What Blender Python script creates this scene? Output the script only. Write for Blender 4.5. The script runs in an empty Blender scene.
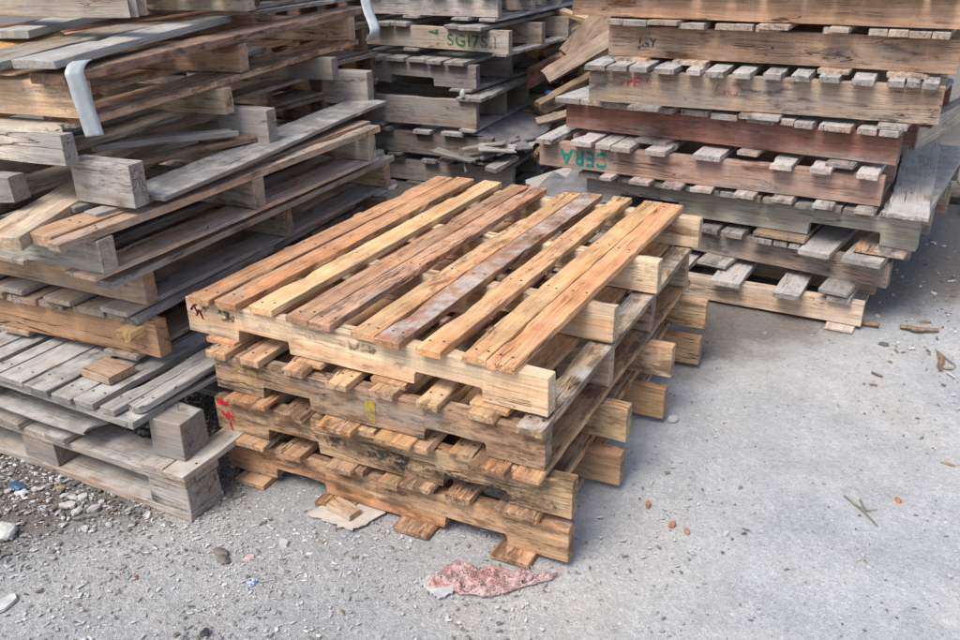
import bpy, bmesh, math, random
from mathutils import Vector, Matrix, noise as mn
PI = math.pi
R = math.radians
scn = bpy.context.scene
COL = scn.collection
rng = random.Random(7)

# ------------------------------------------------------------------ tags
def tag(o, label=None, cat=None, group=None, kind=None):
    if label: o['label'] = label
    if cat: o['category'] = cat
    if group: o['group'] = group
    if kind: o['kind'] = kind
    return o

def empty(name, loc, rz=0.0, tilt=(0, 0)):
    o = bpy.data.objects.new(name, None)
    COL.objects.link(o)
    o.location = loc
    o.rotation_euler = (tilt[0], tilt[1], rz)
    o.empty_display_size = .1
    return o

def link(name, me, parent=None, loc=(0, 0, 0), rot=(0, 0, 0), mats=(), color=None, **props):
    o = bpy.data.objects.new(name, me)
    COL.objects.link(o)
    for m in mats:
        me.materials.append(m)
    if parent: o.parent = parent
    o.location = loc
    o.rotation_euler = rot
    if color: o.color = color
    for k, v in props.items(): o[k] = v
    return o

# ------------------------------------------------------------------ materials
class NT:
    def __init__(s, name):
        s.m = bpy.data.materials.new(name)
        s.m.use_nodes = True
        s.t = s.m.node_tree
        s.b = s.t.nodes['Principled BSDF']
    def n(s, typ, ins=None, **kw):
        nd = s.t.nodes.new(typ)
        for k, v in kw.items(): setattr(nd, k, v)
        if ins:
            for k, v in ins.items(): s.set(nd.inputs[k], v)
        return nd
    def set(s, sock, v):
        if hasattr(v, 'is_output') or isinstance(v, bpy.types.NodeSocket): s.t.links.new(v, sock)
        else: sock.default_value = v
    def math(s, op, a, b=None, c=None, clamp=False):
        nd = s.n('ShaderNodeMath', operation=op, use_clamp=clamp)
        s.set(nd.inputs[0], a)
        if b is not None: s.set(nd.inputs[1], b)
        if c is not None: s.set(nd.inputs[2], c)
        return nd.outputs[0]
    def vm(s, op, a, b=None):
        nd = s.n('ShaderNodeVectorMath', operation=op)
        s.set(nd.inputs[0], a)
        if b is not None: s.set(nd.inputs[1], b)
        return nd.outputs[0]
    def noise(s, vec, scale=1, detail=3, rough=.5, dist=0):
        return s.n('ShaderNodeTexNoise', {'Vector': vec, 'Scale': scale, 'Detail': detail, 'Roughness': rough, 'Distortion': dist}).outputs[0]
    def ss(s, x, lo, hi, a=0., b=1.):
        nd = s.n('ShaderNodeMapRange', {'Value': x, 'From Min': lo, 'From Max': hi, 'To Min': a, 'To Max': b}, interpolation_type='SMOOTHSTEP')
        return nd.outputs[0]
    def mix(s, f, a, b, mode='MIX'):
        nd = s.n('ShaderNodeMix', data_type='RGBA', blend_type=mode)
        s.set(nd.inputs[0], f); s.set(nd.inputs[6], a); s.set(nd.inputs[7], b)
        return nd.outputs[2]
    def attr(s, name):
        return s.n('ShaderNodeAttribute', attribute_type='OBJECT', attribute_name=name).outputs['Fac']
    def bump(s, h, strength, dist, normal=None):
        nd = s.n('ShaderNodeBump', {'Height': h, 'Strength': strength, 'Distance': dist})
        if normal is not None: s.set(nd.inputs['Normal'], normal)
        return nd.outputs[0]

def wood_material():
    k = NT('weathered_wood')
    tc = k.n('ShaderNodeTexCoord')
    oi = k.n('ShaderNodeObjectInfo')
    rnd = oi.outputs['Random']
    off = k.n('ShaderNodeCombineXYZ', {0: k.math('MULTIPLY', rnd, 37.7), 1: k.math('MULTIPLY', rnd, 91.3), 2: k.math('MULTIPLY', rnd, 53.9)}).outputs[0]
    p = k.vm('ADD', tc.outputs['Object'], off)
    sc = lambda v: k.vm('MULTIPLY', p, v)
    fibre = k.noise(sc((5, 170, 170)), 1, 5, .7, .4)
    fibre2 = k.noise(sc((1.6, 34, 34)), 1, 4, .6, .6)
    low = k.noise(sc((1.0, 8, 8)), 1, 3, .5, .3)
    ring = k.math('SINE', k.math('MULTIPLY', low, 95.0))
    ring = k.math('MULTIPLY_ADD', ring, .5, .5)
    broad = k.noise(sc((2.2, 6, 6)), 1, 4, .6)
    blot = k.noise(sc((9, 5, 3)), 1, 4, .6)
    stain = k.noise(sc((4.5, 15, 15)), 1, 7, .72, .5)
    stain2 = k.noise(sc((14, 40, 40)), 1, 6, .75)
    saw = k.noise(sc((230, 9, 5)), 1, 2, .5)
    nrm = k.n('ShaderNodeSeparateXYZ', {0: tc.outputs['Normal']})
    endg = k.ss(k.math('ABSOLUTE', nrm.outputs[0]), .6, .8)
    base = oi.outputs['Color']
    v = k.math('MULTIPLY_ADD', fibre, .95, .20)
    v = k.math('MULTIPLY_ADD', k.math('SUBTRACT', k.noise(sc((140, 330, 330)), 1, 3, .6), .5), .45, v)
    v = k.math('MULTIPLY_ADD', fibre2, .50, v)
    v = k.math('MULTIPLY_ADD', ring, .14, v)
    v = k.math('MULTIPLY_ADD', broad, .34, v)
    v = k.math('MULTIPLY_ADD', k.math('SUBTRACT', v, .9), 1.25, .70)
    v = k.math('MULTIPLY', v, k.math('MULTIPLY_ADD', rnd, .34, .83))
    v = k.math('MULTIPLY', v, k.ss(blot, .35, .68, .84, 1.14))
    v = k.math('MULTIPLY', v, k.ss(saw, .35, .65, .975, 1.025))
    c = k.vm('MULTIPLY', base, k.n('ShaderNodeCombineXYZ', {0: v, 1: v, 2: v}).outputs[0])
    # warmer heartwood streaks
    warm = k.math('MULTIPLY', k.ss(k.noise(sc((1.1, 16, 16)), 1, 3, .5, .8), .5, .66), .55)
    warm = k.math('MULTIPLY', warm, k.attr('warm'))
    c = k.mix(warm, c, k.vm('MULTIPLY', c, (1.02, .66, .46)))
    # grey weathering
    gm = k.math('ADD', k.math('MULTIPLY', k.math('SUBTRACT', broad, .5), 1.6), k.attr('grey'))
    gm = k.math('ADD', gm, k.math('MULTIPLY', k.math('SUBTRACT', stain, .5), 1.4))
    gm = k.math('MULTIPLY', k.ss(gm, .2, .85), .9)
    gv = k.math('MULTIPLY', k.math('MULTIPLY_ADD', fibre, .5, .28), k.math('MULTIPLY_ADD', fibre2, .7, .62))
    gv = k.math('MULTIPLY', gv, k.math('MULTIPLY_ADD', rnd, .4, .55))
    greyc = k.vm('MULTIPLY', (.80, .755, .705), k.n('ShaderNodeCombineXYZ', {0: gv, 1: gv, 2: gv}).outputs[0])
    c = k.mix(gm, c, greyc)
    # dark stains, black mould, knots, cracks
    sm = k.math('ADD', k.math('MULTIPLY', k.math('SUBTRACT', stain, .5), 1.0), k.math('MULTIPLY', k.math('SUBTRACT', stain2, .5), .8))
    sm = k.math('ADD', sm, k.math('MULTIPLY', k.attr('stain'), .42))
    sm = k.ss(sm, .16, .34, 0, .74)
    c = k.mix(sm, c, k.vm('MULTIPLY', c, (.26, .22, .22)))
    vo = k.n('ShaderNodeTexVoronoi', {'Vector': k.vm('ADD', sc((2.4, 9, 9)), k.vm('MULTIPLY', k.n('ShaderNodeTexNoise', {'Vector': sc((5, 20, 20)), 'Detail': 2.0}).outputs[1], (.25, .25, .25))), 'Scale': 1.0})
    pick = k.n('ShaderNodeSeparateXYZ', {0: vo.outputs['Color']}).outputs[0]
    kn = k.math('MULTIPLY', k.ss(vo.outputs['Distance'], .10, .21, 1, 0), k.ss(pick, .60, .62))
    c = k.mix(k.math('MULTIPLY', kn, .75), c, k.vm('MULTIPLY', c, (.42, .28, .2)))
    cr = k.noise(sc((1.5, 26, 26)), 1, 3, .55, .8)
    crk = k.ss(k.math('ABSOLUTE', k.math('SUBTRACT', cr, .56)), .002, .010, 1, 0)
    crk = k.math('MULTIPLY', crk, k.ss(k.noise(sc((2.5, 5, 5)), 1, 2), .5, .6))
    cr2 = k.noise(sc((3.2, 95, 95)), 1, 2, .5, .5)
    crk2 = k.math('MULTIPLY', k.ss(k.math('ABSOLUTE', k.math('SUBTRACT', cr2, .5)), .004, .018, 1, 0), k.ss(k.noise(sc((5, 12, 12)), 1, 3), .50, .60))
    crk = k.math('MAXIMUM', crk, k.math('MULTIPLY', crk2, .4))
    c = k.mix(k.math('MULTIPLY', crk, .85), c, k.vm('MULTIPLY', c, (.16, .12, .1)))
    # end grain
    er = k.n('ShaderNodeTexWave', {'Vector': k.vm('MULTIPLY', p, (0, 60, 110)), 'Scale': 1.1, 'Distortion': 5.0, 'Detail': 2.0}).outputs['Fac']
    ev = k.math('MULTIPLY_ADD', er, .3, .82)
    c = k.mix(endg, c, k.vm('MULTIPLY', c, k.n('ShaderNodeCombineXYZ', {0: ev, 1: ev, 2: ev}).outputs[0]))
    # settled dust / cement splashes, plus painted top light, on upward faces
    geo = k.n('ShaderNodeNewGeometry')
    up = k.ss(k.n('ShaderNodeSeparateXYZ', {0: geo.outputs['Normal']}).outputs[2], .5, .9)
    dn = k.noise(k.vm('MULTIPLY', geo.outputs['Position'], (16, 16, 16)), 1, 6, .7)
    dm = k.math('ADD', dn, k.math('MULTIPLY', k.attr('dust'), .5))
    dm = k.math('MULTIPLY', k.math('MULTIPLY', k.ss(dm, .55, .85), up), .82)
    c = k.mix(dm, c, (.50, .495, .485, 1))
    k.set(k.b.inputs['Base Color'], c)
    k.set(k.b.inputs['Roughness'], k.math('MULTIPLY_ADD', fibre2, .25, .68))
    k.b.inputs['Specular IOR Level'].default_value = .25
    h = k.math('ADD', k.math('MULTIPLY', fibre, .5), k.math('MULTIPLY', fibre2, .7))
    h = k.math('SUBTRACT', h, k.math('MULTIPLY', crk, 1.6))
    h = k.math('ADD', h, k.math('MULTIPLY', saw, .18))
    h = k.math('ADD', h, k.math('MULTIPLY', stain2, .35))
    k.set(k.b.inputs['Normal'], k.bump(h, .9, .003))
    return k.m

def simple(name, col, rough=.6, metal=0., nscale=30, amt=.25, bump=.3, bdist=.001):
    k = NT(name)
    tc = k.n('ShaderNodeTexCoord')
    n = k.noise(tc.outputs['Object'], nscale, 5, .65)
    f = k.ss(n, .3, .7, 1 - amt, 1 + amt)
    c = k.vm('MULTIPLY', (col[0], col[1], col[2]), k.n('ShaderNodeCombineXYZ', {0: f, 1: f, 2: f}).outputs[0])
    k.set(k.b.inputs['Base Color'], c)
    k.b.inputs['Roughness'].default_value = rough
    k.b.inputs['Metallic'].default_value = metal
    k.set(k.b.inputs['Normal'], k.bump(n, bump, bdist))
    return k.m

def paint(name, col, cover=.5, sc=60, alpha=.85, soft=.1):
    """worn sprayed or stencilled paint lying on wood: patchy, the wood shows through"""
    k = NT(name)
    tc = k.n('ShaderNodeTexCoord')
    n = k.noise(k.vm('MULTIPLY', tc.outputs['Object'], (1, 1, 1)), sc, 5, .7)
    n2 = k.noise(tc.outputs['Object'], 18, 2, .5)
    a = k.ss(k.math('ADD', n, k.math('MULTIPLY', k.math('SUBTRACT', n2, .5), .7)), .62 - cover * .4, .62 - cover * .4 + soft + cover * .1)
    k.b.inputs['Base Color'].default_value = (*col, 1)
    k.b.inputs['Roughness'].default_value = .8
    k.set(k.b.inputs['Alpha'], k.math('MULTIPLY', a, alpha))
    return k.m

def concrete_material():
    k = NT('dusty_concrete')
    geo = k.n('ShaderNodeNewGeometry')
    P = geo.outputs['Position']
    S = lambda s: k.vm('MULTIPLY', P, (s, s, s))
    big = k.noise(S(1.3), 1, 4, .6, .4)
    mid = k.noise(S(6), 1, 5, .65, .3)
    fine = k.noise(S(60), 1, 5, .7)
    grit = k.noise(S(260), 1, 3, .6)
    v = k.math('MULTIPLY_ADD', big, .32, .66)
    v = k.math('MULTIPLY_ADD', mid, .44, v)
    v = k.math('MULTIPLY_ADD', fine, .42, v)
    v = k.math('SUBTRACT', v, .53)
    v = k.math('ADD', v, k.math('MULTIPLY', k.math('SUBTRACT', grit, .5), .75))
    cc = k.mix(k.ss(big, .35, .65), (.63, .65, .67, 1), (.65, .645, .63, 1))
    c = k.vm('MULTIPLY', cc, k.n('ShaderNodeCombineXYZ', {0: v, 1: v, 2: v}).outputs[0])
    # warm patches of sawdust and rust
    c = k.mix(k.math('MULTIPLY', k.ss(k.noise(S(2.6), 1, 4, .6, .5), .56, .72), .35), c, k.vm('MULTIPLY', c, (1.05, .96, .82)))
    # brown soil towards the old stack (world position based: soil lies there)
    sx = k.n('ShaderNodeSeparateXYZ', {0: P})
    u = k.math('ADD', k.math('MULTIPLY', sx.outputs[0], -1.0), k.math('MULTIPLY', sx.outputs[1], .75))
    u = k.math('ADD', u, k.math('MULTIPLY', k.math('SUBTRACT', mid, .5), .55))
    soil = k.ss(u, -.42, -.12)
    behind = k.ss(k.math('ADD', sx.outputs[1], k.math('MULTIPLY', k.math('SUBTRACT', mid, .5), .8)), 1.9, 2.5)
    right = k.ss(sx.outputs[0], 1.6, 1.3)
    soil = k.math('MAXIMUM', soil, k.math('MULTIPLY', behind, k.math('MULTIPLY', right, .75)))
    sv = k.math('MULTIPLY_ADD', fine, 1.1, .35)
    sc_ = k.vm('MULTIPLY', (.19, .165, .14), k.n('ShaderNodeCombineXYZ', {0: sv, 1: sv, 2: sv}).outputs[0])
    c = k.mix(k.math('MULTIPLY', soil, .85), c, sc_)
    # dark oily smudges
    c = k.mix(k.ss(k.noise(S(3.7), 1, 6, .75, .8), 0.58, .76, 0, .34), c, k.vm('MULTIPLY', c, (.5, .5, .52)))
    # crumbly crust: thicker towards the foreground and the left
    cu = k.math('ADD', k.math('MULTIPLY', sx.outputs[0], -.42), k.math('MULTIPLY', sx.outputs[1], -.55))
    crust = k.ss(k.math('ADD', cu, k.math('MULTIPLY', k.math('SUBTRACT', mid, .5), .9)), -.75, .05, .38, 1.)
    wv = k.vm('ADD', P, k.vm('MULTIPLY', k.n('ShaderNodeTexNoise', {'Vector': S(45), 'Detail': 2.0}).outputs[1], (.02, .02, .02)))
    v1 = k.n('ShaderNodeTexVoronoi', {'Vector': wv, 'Scale': 95.0})
    v2 = k.n('ShaderNodeTexVoronoi', {'Vector': wv, 'Scale': 210.0})
    cell = k.math('ADD', k.math('MULTIPLY', k.n('ShaderNodeSeparateXYZ', {0: v1.outputs['Color']}).outputs[0], .6), k.math('MULTIPLY', k.n('ShaderNodeSeparateXYZ', {0: v2.outputs['Color']}).outputs[1], .4))
    cf = k.math('MULTIPLY_ADD', k.math('MULTIPLY', k.math('SUBTRACT', cell, .36), crust), .42, 1.03)
    c = k.vm('MULTIPLY', c, k.n('ShaderNodeCombineXYZ', {0: cf, 1: cf, 2: cf}).outputs[0])
    cb = k.math('MULTIPLY', k.math('ADD', k.math('MULTIPLY', k.math('SUBTRACT', k.n('ShaderNodeSeparateXYZ', {0: v1.outputs['Color']}).outputs[0], v1.outputs['Distance']), 1.3), k.math('SUBTRACT', k.n('ShaderNodeSeparateXYZ', {0: v2.outputs['Color']}).outputs[1], v2.outputs['Distance'])), crust)
    # little dark specks and pale chips
    vo = k.n('ShaderNodeTexVoronoi', {'Vector': S(36), 'Scale': 1.0, 'Randomness': 1.0})
    pk = k.n('ShaderNodeSeparateXYZ', {0: vo.outputs['Color']})
    spk = k.math('MULTIPLY', k.ss(vo.outputs['Distance'], .10, .22, 1, 0), k.ss(pk.outputs[0], .80, .82))
    c = k.mix(k.math('MULTIPLY', spk, .6), c, (.12, .11, .10, 1))
    spl = k.math('MULTIPLY', k.ss(vo.outputs['Distance'], .12, .25, 1, 0), k.ss(pk.outputs[1], .86, .88))
    c = k.mix(k.math('MULTIPLY', spl, .55), c, (.7, .7, .7, 1))
    k.set(k.b.inputs['Base Color'], c)
    k.set(k.b.inputs['Roughness'], k.math('MULTIPLY_ADD', mid, .3, .62))
    k.b.inputs['Specular IOR Level'].default_value = .3
    h = k.math('ADD', k.math('MULTIPLY', fine, .8), k.math('MULTIPLY', grit, .4))
    h = k.math('ADD', h, k.math('MULTIPLY', mid, 1.2))
    h = k.math('ADD', h, k.math('MULTIPLY', cb, .75))
    k.set(k.b.inputs['Normal'], k.bump(h, .9, .0045))
    return k.m

WOOD = wood_material()
NAIL = simple('rusty_nail', (.05, .035, .03), .6, .6)
CONC = concrete_material()
STONE = {
    'gravel': simple('grey_gravel', (.38, .38, .385), .9, 0, 8, .5, .4, .002),
    'gravel_pale': simple('pale_gravel', (.47, .47, .46), .9, 0, 8, .4, .4, .002),
    'gravel_dark': simple('dark_gravel', (.15, .135, .12), .9, 0, 8, .4, .4, .002),
    'chips': simple('wood_chips', (.22, .16, .11), .9, 0, 20, .5, .4, .002),
    'white': simple('pale_stone', (.46, .46, .44), .85, 0, 40, .2, .6, .002),
    'brown': simple('brown_clod', (.2, .17, .14), .95, 0, 40, .3, .8, .004),
    'brick': simple('brick_fragment', (.40, .19, .12), .9, 0, 60, .3, .5, .002),
    'pink': simple('pinkish_shard', (.5, .36, .35), .8, 0, 60, .2, .4, .001),
    'black': simple('black_stone', (.04, .04, .045), .7, 0, 60, .3, .5, .002),
    'blue': simple('blue_plastic', (.04, .08, .16), .45, 0, 50, .2, .3, .001),
}
PAINT_RED = paint('red_paint', (.85, .03, .08), .95, 90, .95, .2)
PAINT_PINK = paint('pink_overspray', (.75, .18, .2), .4, 40, .6, .3)
PAINT_YEL = paint('yellow_paint', (.62, .45, .06), .75, 45, .6, .35)
PAINT_TEAL = paint('teal_stencil_paint', (.0, .27, .22), .8, 90, .85, .2)
PAINT_GREEN = paint('green_stencil_paint', (.03, .17, .07), .7, 90, .75, .25)
PAINT_FADED = paint('faded_red_stencil', (.52, .09, .12), .5, 45, .65, .3)
PAINT_NAVY = paint('faded_navy_ink', (.03, .04, .09), .5, 60)
PAINT_TURQ = paint('turquoise_paint', (.05, .27, .28), .7, 50)
PAINT_WHITE = paint('white_paint', (.62, .62, .62), .7, 70)

# ------------------------------------------------------------------ timber
def beam_mesh(name, L, W, T, seed=0, notches=(), ragL=0., ragR=0., warp=.003, twist=.0, rough=.0012, ch=.0014, nails=(), nz=None, taperR=0., bow=0., cols=None):
    """timber along local X, width Y, thickness Z, centred; notches = (x0,x1,depth) cut from below (x from the left end)"""
    r = random.Random(seed)
    if cols is None: cols = 7 if (ragL or ragR) else 3
    xs = [0, ch * 1.2]
    step = .045
    n = max(2, int(L / step))
    xs += [L * i / n for i in range(1, n)]
    xs += [L - ch * 1.2, L]
    if ragL: xs += [ragL * .5, ragL]
    if ragR: xs += [L - ragR * .5, L - ragR]
    for a, b, d in notches:
        xs = [x for x in xs if abs(x - a) > .008 and abs(x - b) > .008]
        xs += [a - .0025, a, a + .004, b - .004, b, b + .0025]
    xs = sorted(set(round(x, 5) for x in xs))
    def notch(x):
        for a, b, d in notches:
            if a <= x <= b:
                return d if a + .0035 < x < b - .0035 else d * .8
        return 0.
    so = Vector((seed * 3.17 % 97, seed * 1.31 % 89, seed * .77 % 83))
    def nz3(x, y, z, f):
        return mn.noise(Vector((x * f, y * f, z * f)) + so)
    bm = bmesh.new()
    rings = []
    ph = [(j / (cols - 1)) for j in range(cols)]
    for i, x in enumerate(xs):
        endin = ch if (x == 0 or x == L) else 0
        dn = notch(x)
        ww = W * (1 + .02 * nz3(x, 0, 5, 2.5)) - 2 * endin
        if taperR: ww *= 1 - taperR * max(0, (x / L - .5) * 2) ** 2
        yo = warp * .6 * nz3(x, 9, 0, 1.6) * 2
        zo = warp * nz3(x, 0, 13, 1.5) * 2 + bow * (4 * (x / L) * (1 - x / L))
        tw = twist * (x / L - .5)
        top, bot = T / 2 - endin, -T / 2 + endin + dn
        sec = []
        for f in ph:   # top, y- to y+
            y = (f - .5) * ww
            e = ch if f in (0., 1.) else 0
            sec.append((y + (e * .0), top - e * .9))
            if f == 0.: sec[-1] = (y + 0, top - ch); sec.append((y + ch, top))
            if f == 1.: sec[-1] = (y - ch, top); sec.append((y, top - ch))
        for f in reversed(ph):
            y = (f - .5) * ww
            if f == 1.: sec.append((y, bot + ch)); sec.append((y - ch, bot))
            elif f == 0.: sec.append((y + ch, bot)); sec.append((y, bot + ch))
            else: sec.append((y, bot))
        ring = []
        for k_, (y, z) in enumerate(sec):
            dx = 0
            if ragL and x < ragL * 1.01:
                dx = ragL * (1 - x / ragL) * (abs(nz3(y, seed, 0, 60)) * 1.6 + .35 * abs(nz3(y, z, 0, 200)))
            if ragR and x > L - ragR * 1.01:
                dx = -ragR * (1 - (L - x) / ragR) * (abs(nz3(y, seed, 7, 60)) * 1.6 + .35 * abs(nz3(y, z, 7, 200)))
            edge = abs(abs(y) - ww / 2) < ch * 1.5
            e1 = rough * (2.6 if edge else .6) * nz3(x, y * 5, z * 5, 22)
            if edge and z > 0:      # chipped and wany upper edges
                cpn = nz3(x, 3 if y > 0 else 40, 0, 7.5)
                if cpn > .27: e1 -= min(.005, (cpn - .27) * .03) * (1 + .6 * nz3(x, y, 1, 60)); z -= min(.004, (cpn - .27) * .02)
            yy = y + (e1 if edge else 0) * (1 if y > 0 else -1)
            zz = z + rough * .5 * nz3(x, y * 3, z, 30)
            y2 = yy * math.cos(tw) - zz * math.sin(tw)
            z2 = yy * math.sin(tw) + zz * math.cos(tw)
            xe = x
            if x == 0 or x == L: xe = x + rough * 1.2 * nz3(y, z, x, 40)
            ring.append(bm.verts.new((xe + dx - L / 2, y2 + yo, z2 + zo)))
        rings.append(ring)
    m = len(rings[0])
    for a, b in zip(rings, rings[1:]):
        for j in range(m):
            bm.faces.new((a[j], a[(j + 1) % m], b[(j + 1) % m], b[j]))
    half = m // 2
    for ring, flip in ((rings[0], False), (rings[-1], True)):
        # ends: quads between top row and bottom row
        for j in range(half - 1):
            q = (ring[j], ring[m - 1 - j], ring[m - 2 - j], ring[j + 1])
            try: bm.faces.new(q if not flip else tuple(reversed(q)))
            except ValueError: pass
    bmesh.ops.recalc_face_normals(bm, faces=bm.faces)
    # nail heads, sunk discs on the top face
    for nx, ny in nails:
        zt = T / 2 + warp * nz3(nx + L / 2, 0, 13, 1.5) * 2 + .0006
        vs = [bm.verts.new((nx + .0034 * math.cos(t * PI / 4), ny + .0034 * math.sin(t * PI / 4), zt + .0004)) for t in range(8)]
        f = bm.faces.new(vs); f.material_index = 1
        if f.normal.z < 0: f.normal_flip()
    me = bpy.data.meshes.new(name)
    bm.to_mesh(me); bm.free()
    for pgn in me.polygons: pgn.use_smooth = False
    return me

SEED = [100]
def nextseed():
    SEED[0] += 1
    return SEED[0]

def jit(c, a=.06):
    f = 1 + rng.uniform(-a, a) * 1.6
    return (max(0, c[0] * f), max(0, c[1] * f * (1 + rng.uniform(-a, a) * .35)), max(0, c[2] * f * (1 + rng.uniform(-a, a) * .6)), 1)

def timber(name, L, W, T, loc, rot=(0, 0, 0), parent=None, col=(.4, .3, .2), grey=.3, stain=.25, dust=0., warm=.6, j=.06, **kw):
    me = beam_mesh(name, L, W, T, nextseed(), **kw)
    o = link(name, me, parent, loc, rot, (WOOD, NAIL), jit(col, j))
    o['grey'] = float(grey + rng.uniform(-.12, .12)); o['stain'] = float(stain + rng.uniform(-.15, .15)); o['dust'] = float(dust); o['warm'] = float(warm)
    return o

def pallet(label, B, ang, z, L, ys, H=.1, T=.042, D=None, dz=.02, bz=.016, deck=(), bot=(), scol=(.4, .3, .2), dcol=None, bcol=None,
           grey=.3, dgrey=None, stain=.25, dust=0., warm=.6, notch=None, over=.018, bover=.012, ragF=0., group=None, tilt=(0, 0), special=None,
           sext=None, name='wooden_pallet', specialb=None, specials=None, bow=0.):
    """stringer pallet: empty at the right front foot, stringers along X, boards along Y.  z = underside of the stringers"""
    D = D or ys[-1] + T
    dcol = dcol or scol; bcol = bcol or dcol
    dgrey = grey if dgrey is None else dgrey
    base = z - bz
    if group == G3:
        up3 = lambda c: (c[0] * 1.52, c[1] * 1.46, c[2] * 1.36)
        scol, dcol, bcol = up3(scol), up3(dcol), up3(bcol)
    root = empty(name, (B[0], B[1], base), R(ang), tilt)
    tag(root, label, 'pallet', group)
    parts = {'s': [], 'd': [], 'b': []}
    for i, y in enumerate(ys):
        ex = (sext[i] if sext else 0)
        sp = (specials or {}).get(i, {})
        nt = [] if notch is None else [(a * L, b * L, d) for a, b, d in notch]
        kw = dict(col=scol, grey=grey, stain=stain, warm=warm, notches=nt, warp=.0025, rough=.0014)
        kw.update(sp)
        o = timber('stringer', L + ex, T, H, (-L / 2 + ex / 2, y + T / 2, bz + .001 + H / 2), (0, 0, 0), root, **kw)
        parts['s'].append(o)
    for i, (a, b) in enumerate(deck):
        w = b - a
        f0 = -over - rng.uniform(-.008, .012); b0 = D + over + rng.uniform(-.012, .015)
        kw = dict(col=dcol, grey=dgrey, stain=stain, dust=dust, warm=warm, ragL=ragF if rng.random() < .6 else 0, warp=.0018)
        sp = dict((special or {}).get(i, {}))
        f0 = sp.pop('f0', f0); b0 = sp.pop('b0', b0); tz = sp.pop('dz', dz); up = sp.pop('up', 0)
        kw.update(sp)
        ln = b0 - f0
        nl = []
        for y in ys:
            for q in ((-.25, .25) if w > .045 else (0,)):
                nx = y + T / 2 - f0 - ln / 2
                if abs(nx) < ln / 2 - .01: nl.append((nx + rng.uniform(-.008, .008), q * w + rng.uniform(-.006, .006)))
        kw['nails'] = nl
        o = timber('deck_board', ln, w, tz, ((a + b) / 2, (f0 + b0) / 2, bz + H + .0025 + tz / 2 + up), (0, 0, PI / 2 + rng.uniform(-.004, .004)), root, **kw)
        parts['d'].append(o)
    for i, (a, b) in enumerate(bot):
        f0 = -bover - rng.uniform(-.006, .008); b0 = D + bover
        kw = dict(col=bcol, grey=dgrey, stain=stain + .1, warm=warm, warp=.001)
        sp = dict((specialb or {}).get(i, {}))
        f0 = sp.pop('f0', f0); b0 = sp.pop('b0', b0)
        kw.update(sp)
        ln = b0 - f0
        o = timber('bottom_board', ln, b - a, bz - .001, ((a + b) / 2, (f0 + b0) / 2, (bz - .001) / 2), (0, 0, PI / 2), root, **kw)
        parts['b'].append(o)
    return root, parts

def block_pallet(label, B, ang, L, D, z0, deck, group, col, grey, stain, dust, th=.022, bh=.078, blocks=None, leads=(0, .5, 1), bottom=True, name='wooden_pallet', bw=.14, bd=.13, special=None, dw=.13, top_z=None):
    """block pallet standing on z0: bottom boards along X, nine blocks, lead boards along X, deck boards along Y"""
    root = empty(name, (B[0], B[1], z0), R(ang))
    tag(root, label, 'pallet', group)
    P = {'deck': [], 'block': [], 'lead': [], 'bottom': []}
    ysl = [f * (D - dw) for f in leads]
    zz = 0
    if bottom:
        for y in ysl:
            P['bottom'].append(timber('bottom_board', L, dw, th, (-L / 2, y + dw / 2, th / 2), (0, 0, 0), root, col=col, grey=grey, stain=stain, dust=dust, ragR=.0))
        zz = th + .001
    for y in ysl:
        for f in (blocks or (0, .5, 1)):
            x = -bw / 2 - f * (L - bw)
            P['block'].append(timber('block', bw, bd, bh, (x - .002, y + bd / 2 + .004, zz + bh / 2), (0, 0, 0), root, col=col, grey=grey, stain=stain + .1, warp=.001))
    zz += bh + .001
    for y in ysl:
        P['lead'].append(timber('lead_board', L, dw, th, (-L / 2, y + dw / 2, zz + th / 2), (0, 0, 0), root, col=col, grey=grey, stain=stain, dust=dust))
    zz += th + .001
    for i, (a, b) in enumerate(deck):
        f0, b0 = -.004 - rng.uniform(0, .012), D + rng.uniform(-.01, .01)
        kw = dict(col=col, grey=grey, stain=stain, dust=dust)
        sp = dict((special or {}).get(i, {}))
        f0 = sp.pop('f0', f0); b0 = sp.pop('b0', b0)
        kw.update(sp)
        ln = b0 - f0; w = b - a
        nl = [(.06 + f0 - f0 - ln / 2 + rng.uniform(-.01, .01), q * w) for q in (-.28, .28)]
        P['deck'].append(timber('deck_board', ln, w, th - .003, ((a + b) / 2, (f0 + b0) / 2, zz + th / 2), (0, 0, PI / 2 + rng.uniform(-.008, .008)), root, nails=nl, **kw))
    return root, P

def plank(label, a, b, W, T, group=None, name='loose_plank', cat='plank', roll=0., **kw):
    """a loose board whose centre line runs from a to b"""
    a, b = Vector(a), Vector(b)
    d = b - a
    rz = math.atan2(d.y, d.x); ry = -math.atan2(d.z, math.hypot(d.x, d.y))
    o = timber(name, d.length, W, T, (a + b) / 2, (0, 0, 0), None, **kw)
    o.rotation_mode = 'XYZ'
    o.rotation_euler = (Matrix.Rotation(rz, 3, 'Z') @ Matrix.Rotation(ry, 3, 'Y') @ Matrix.Rotation(roll, 3, 'X')).to_euler()
    tag(o, label, cat, group)
    return o

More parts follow.
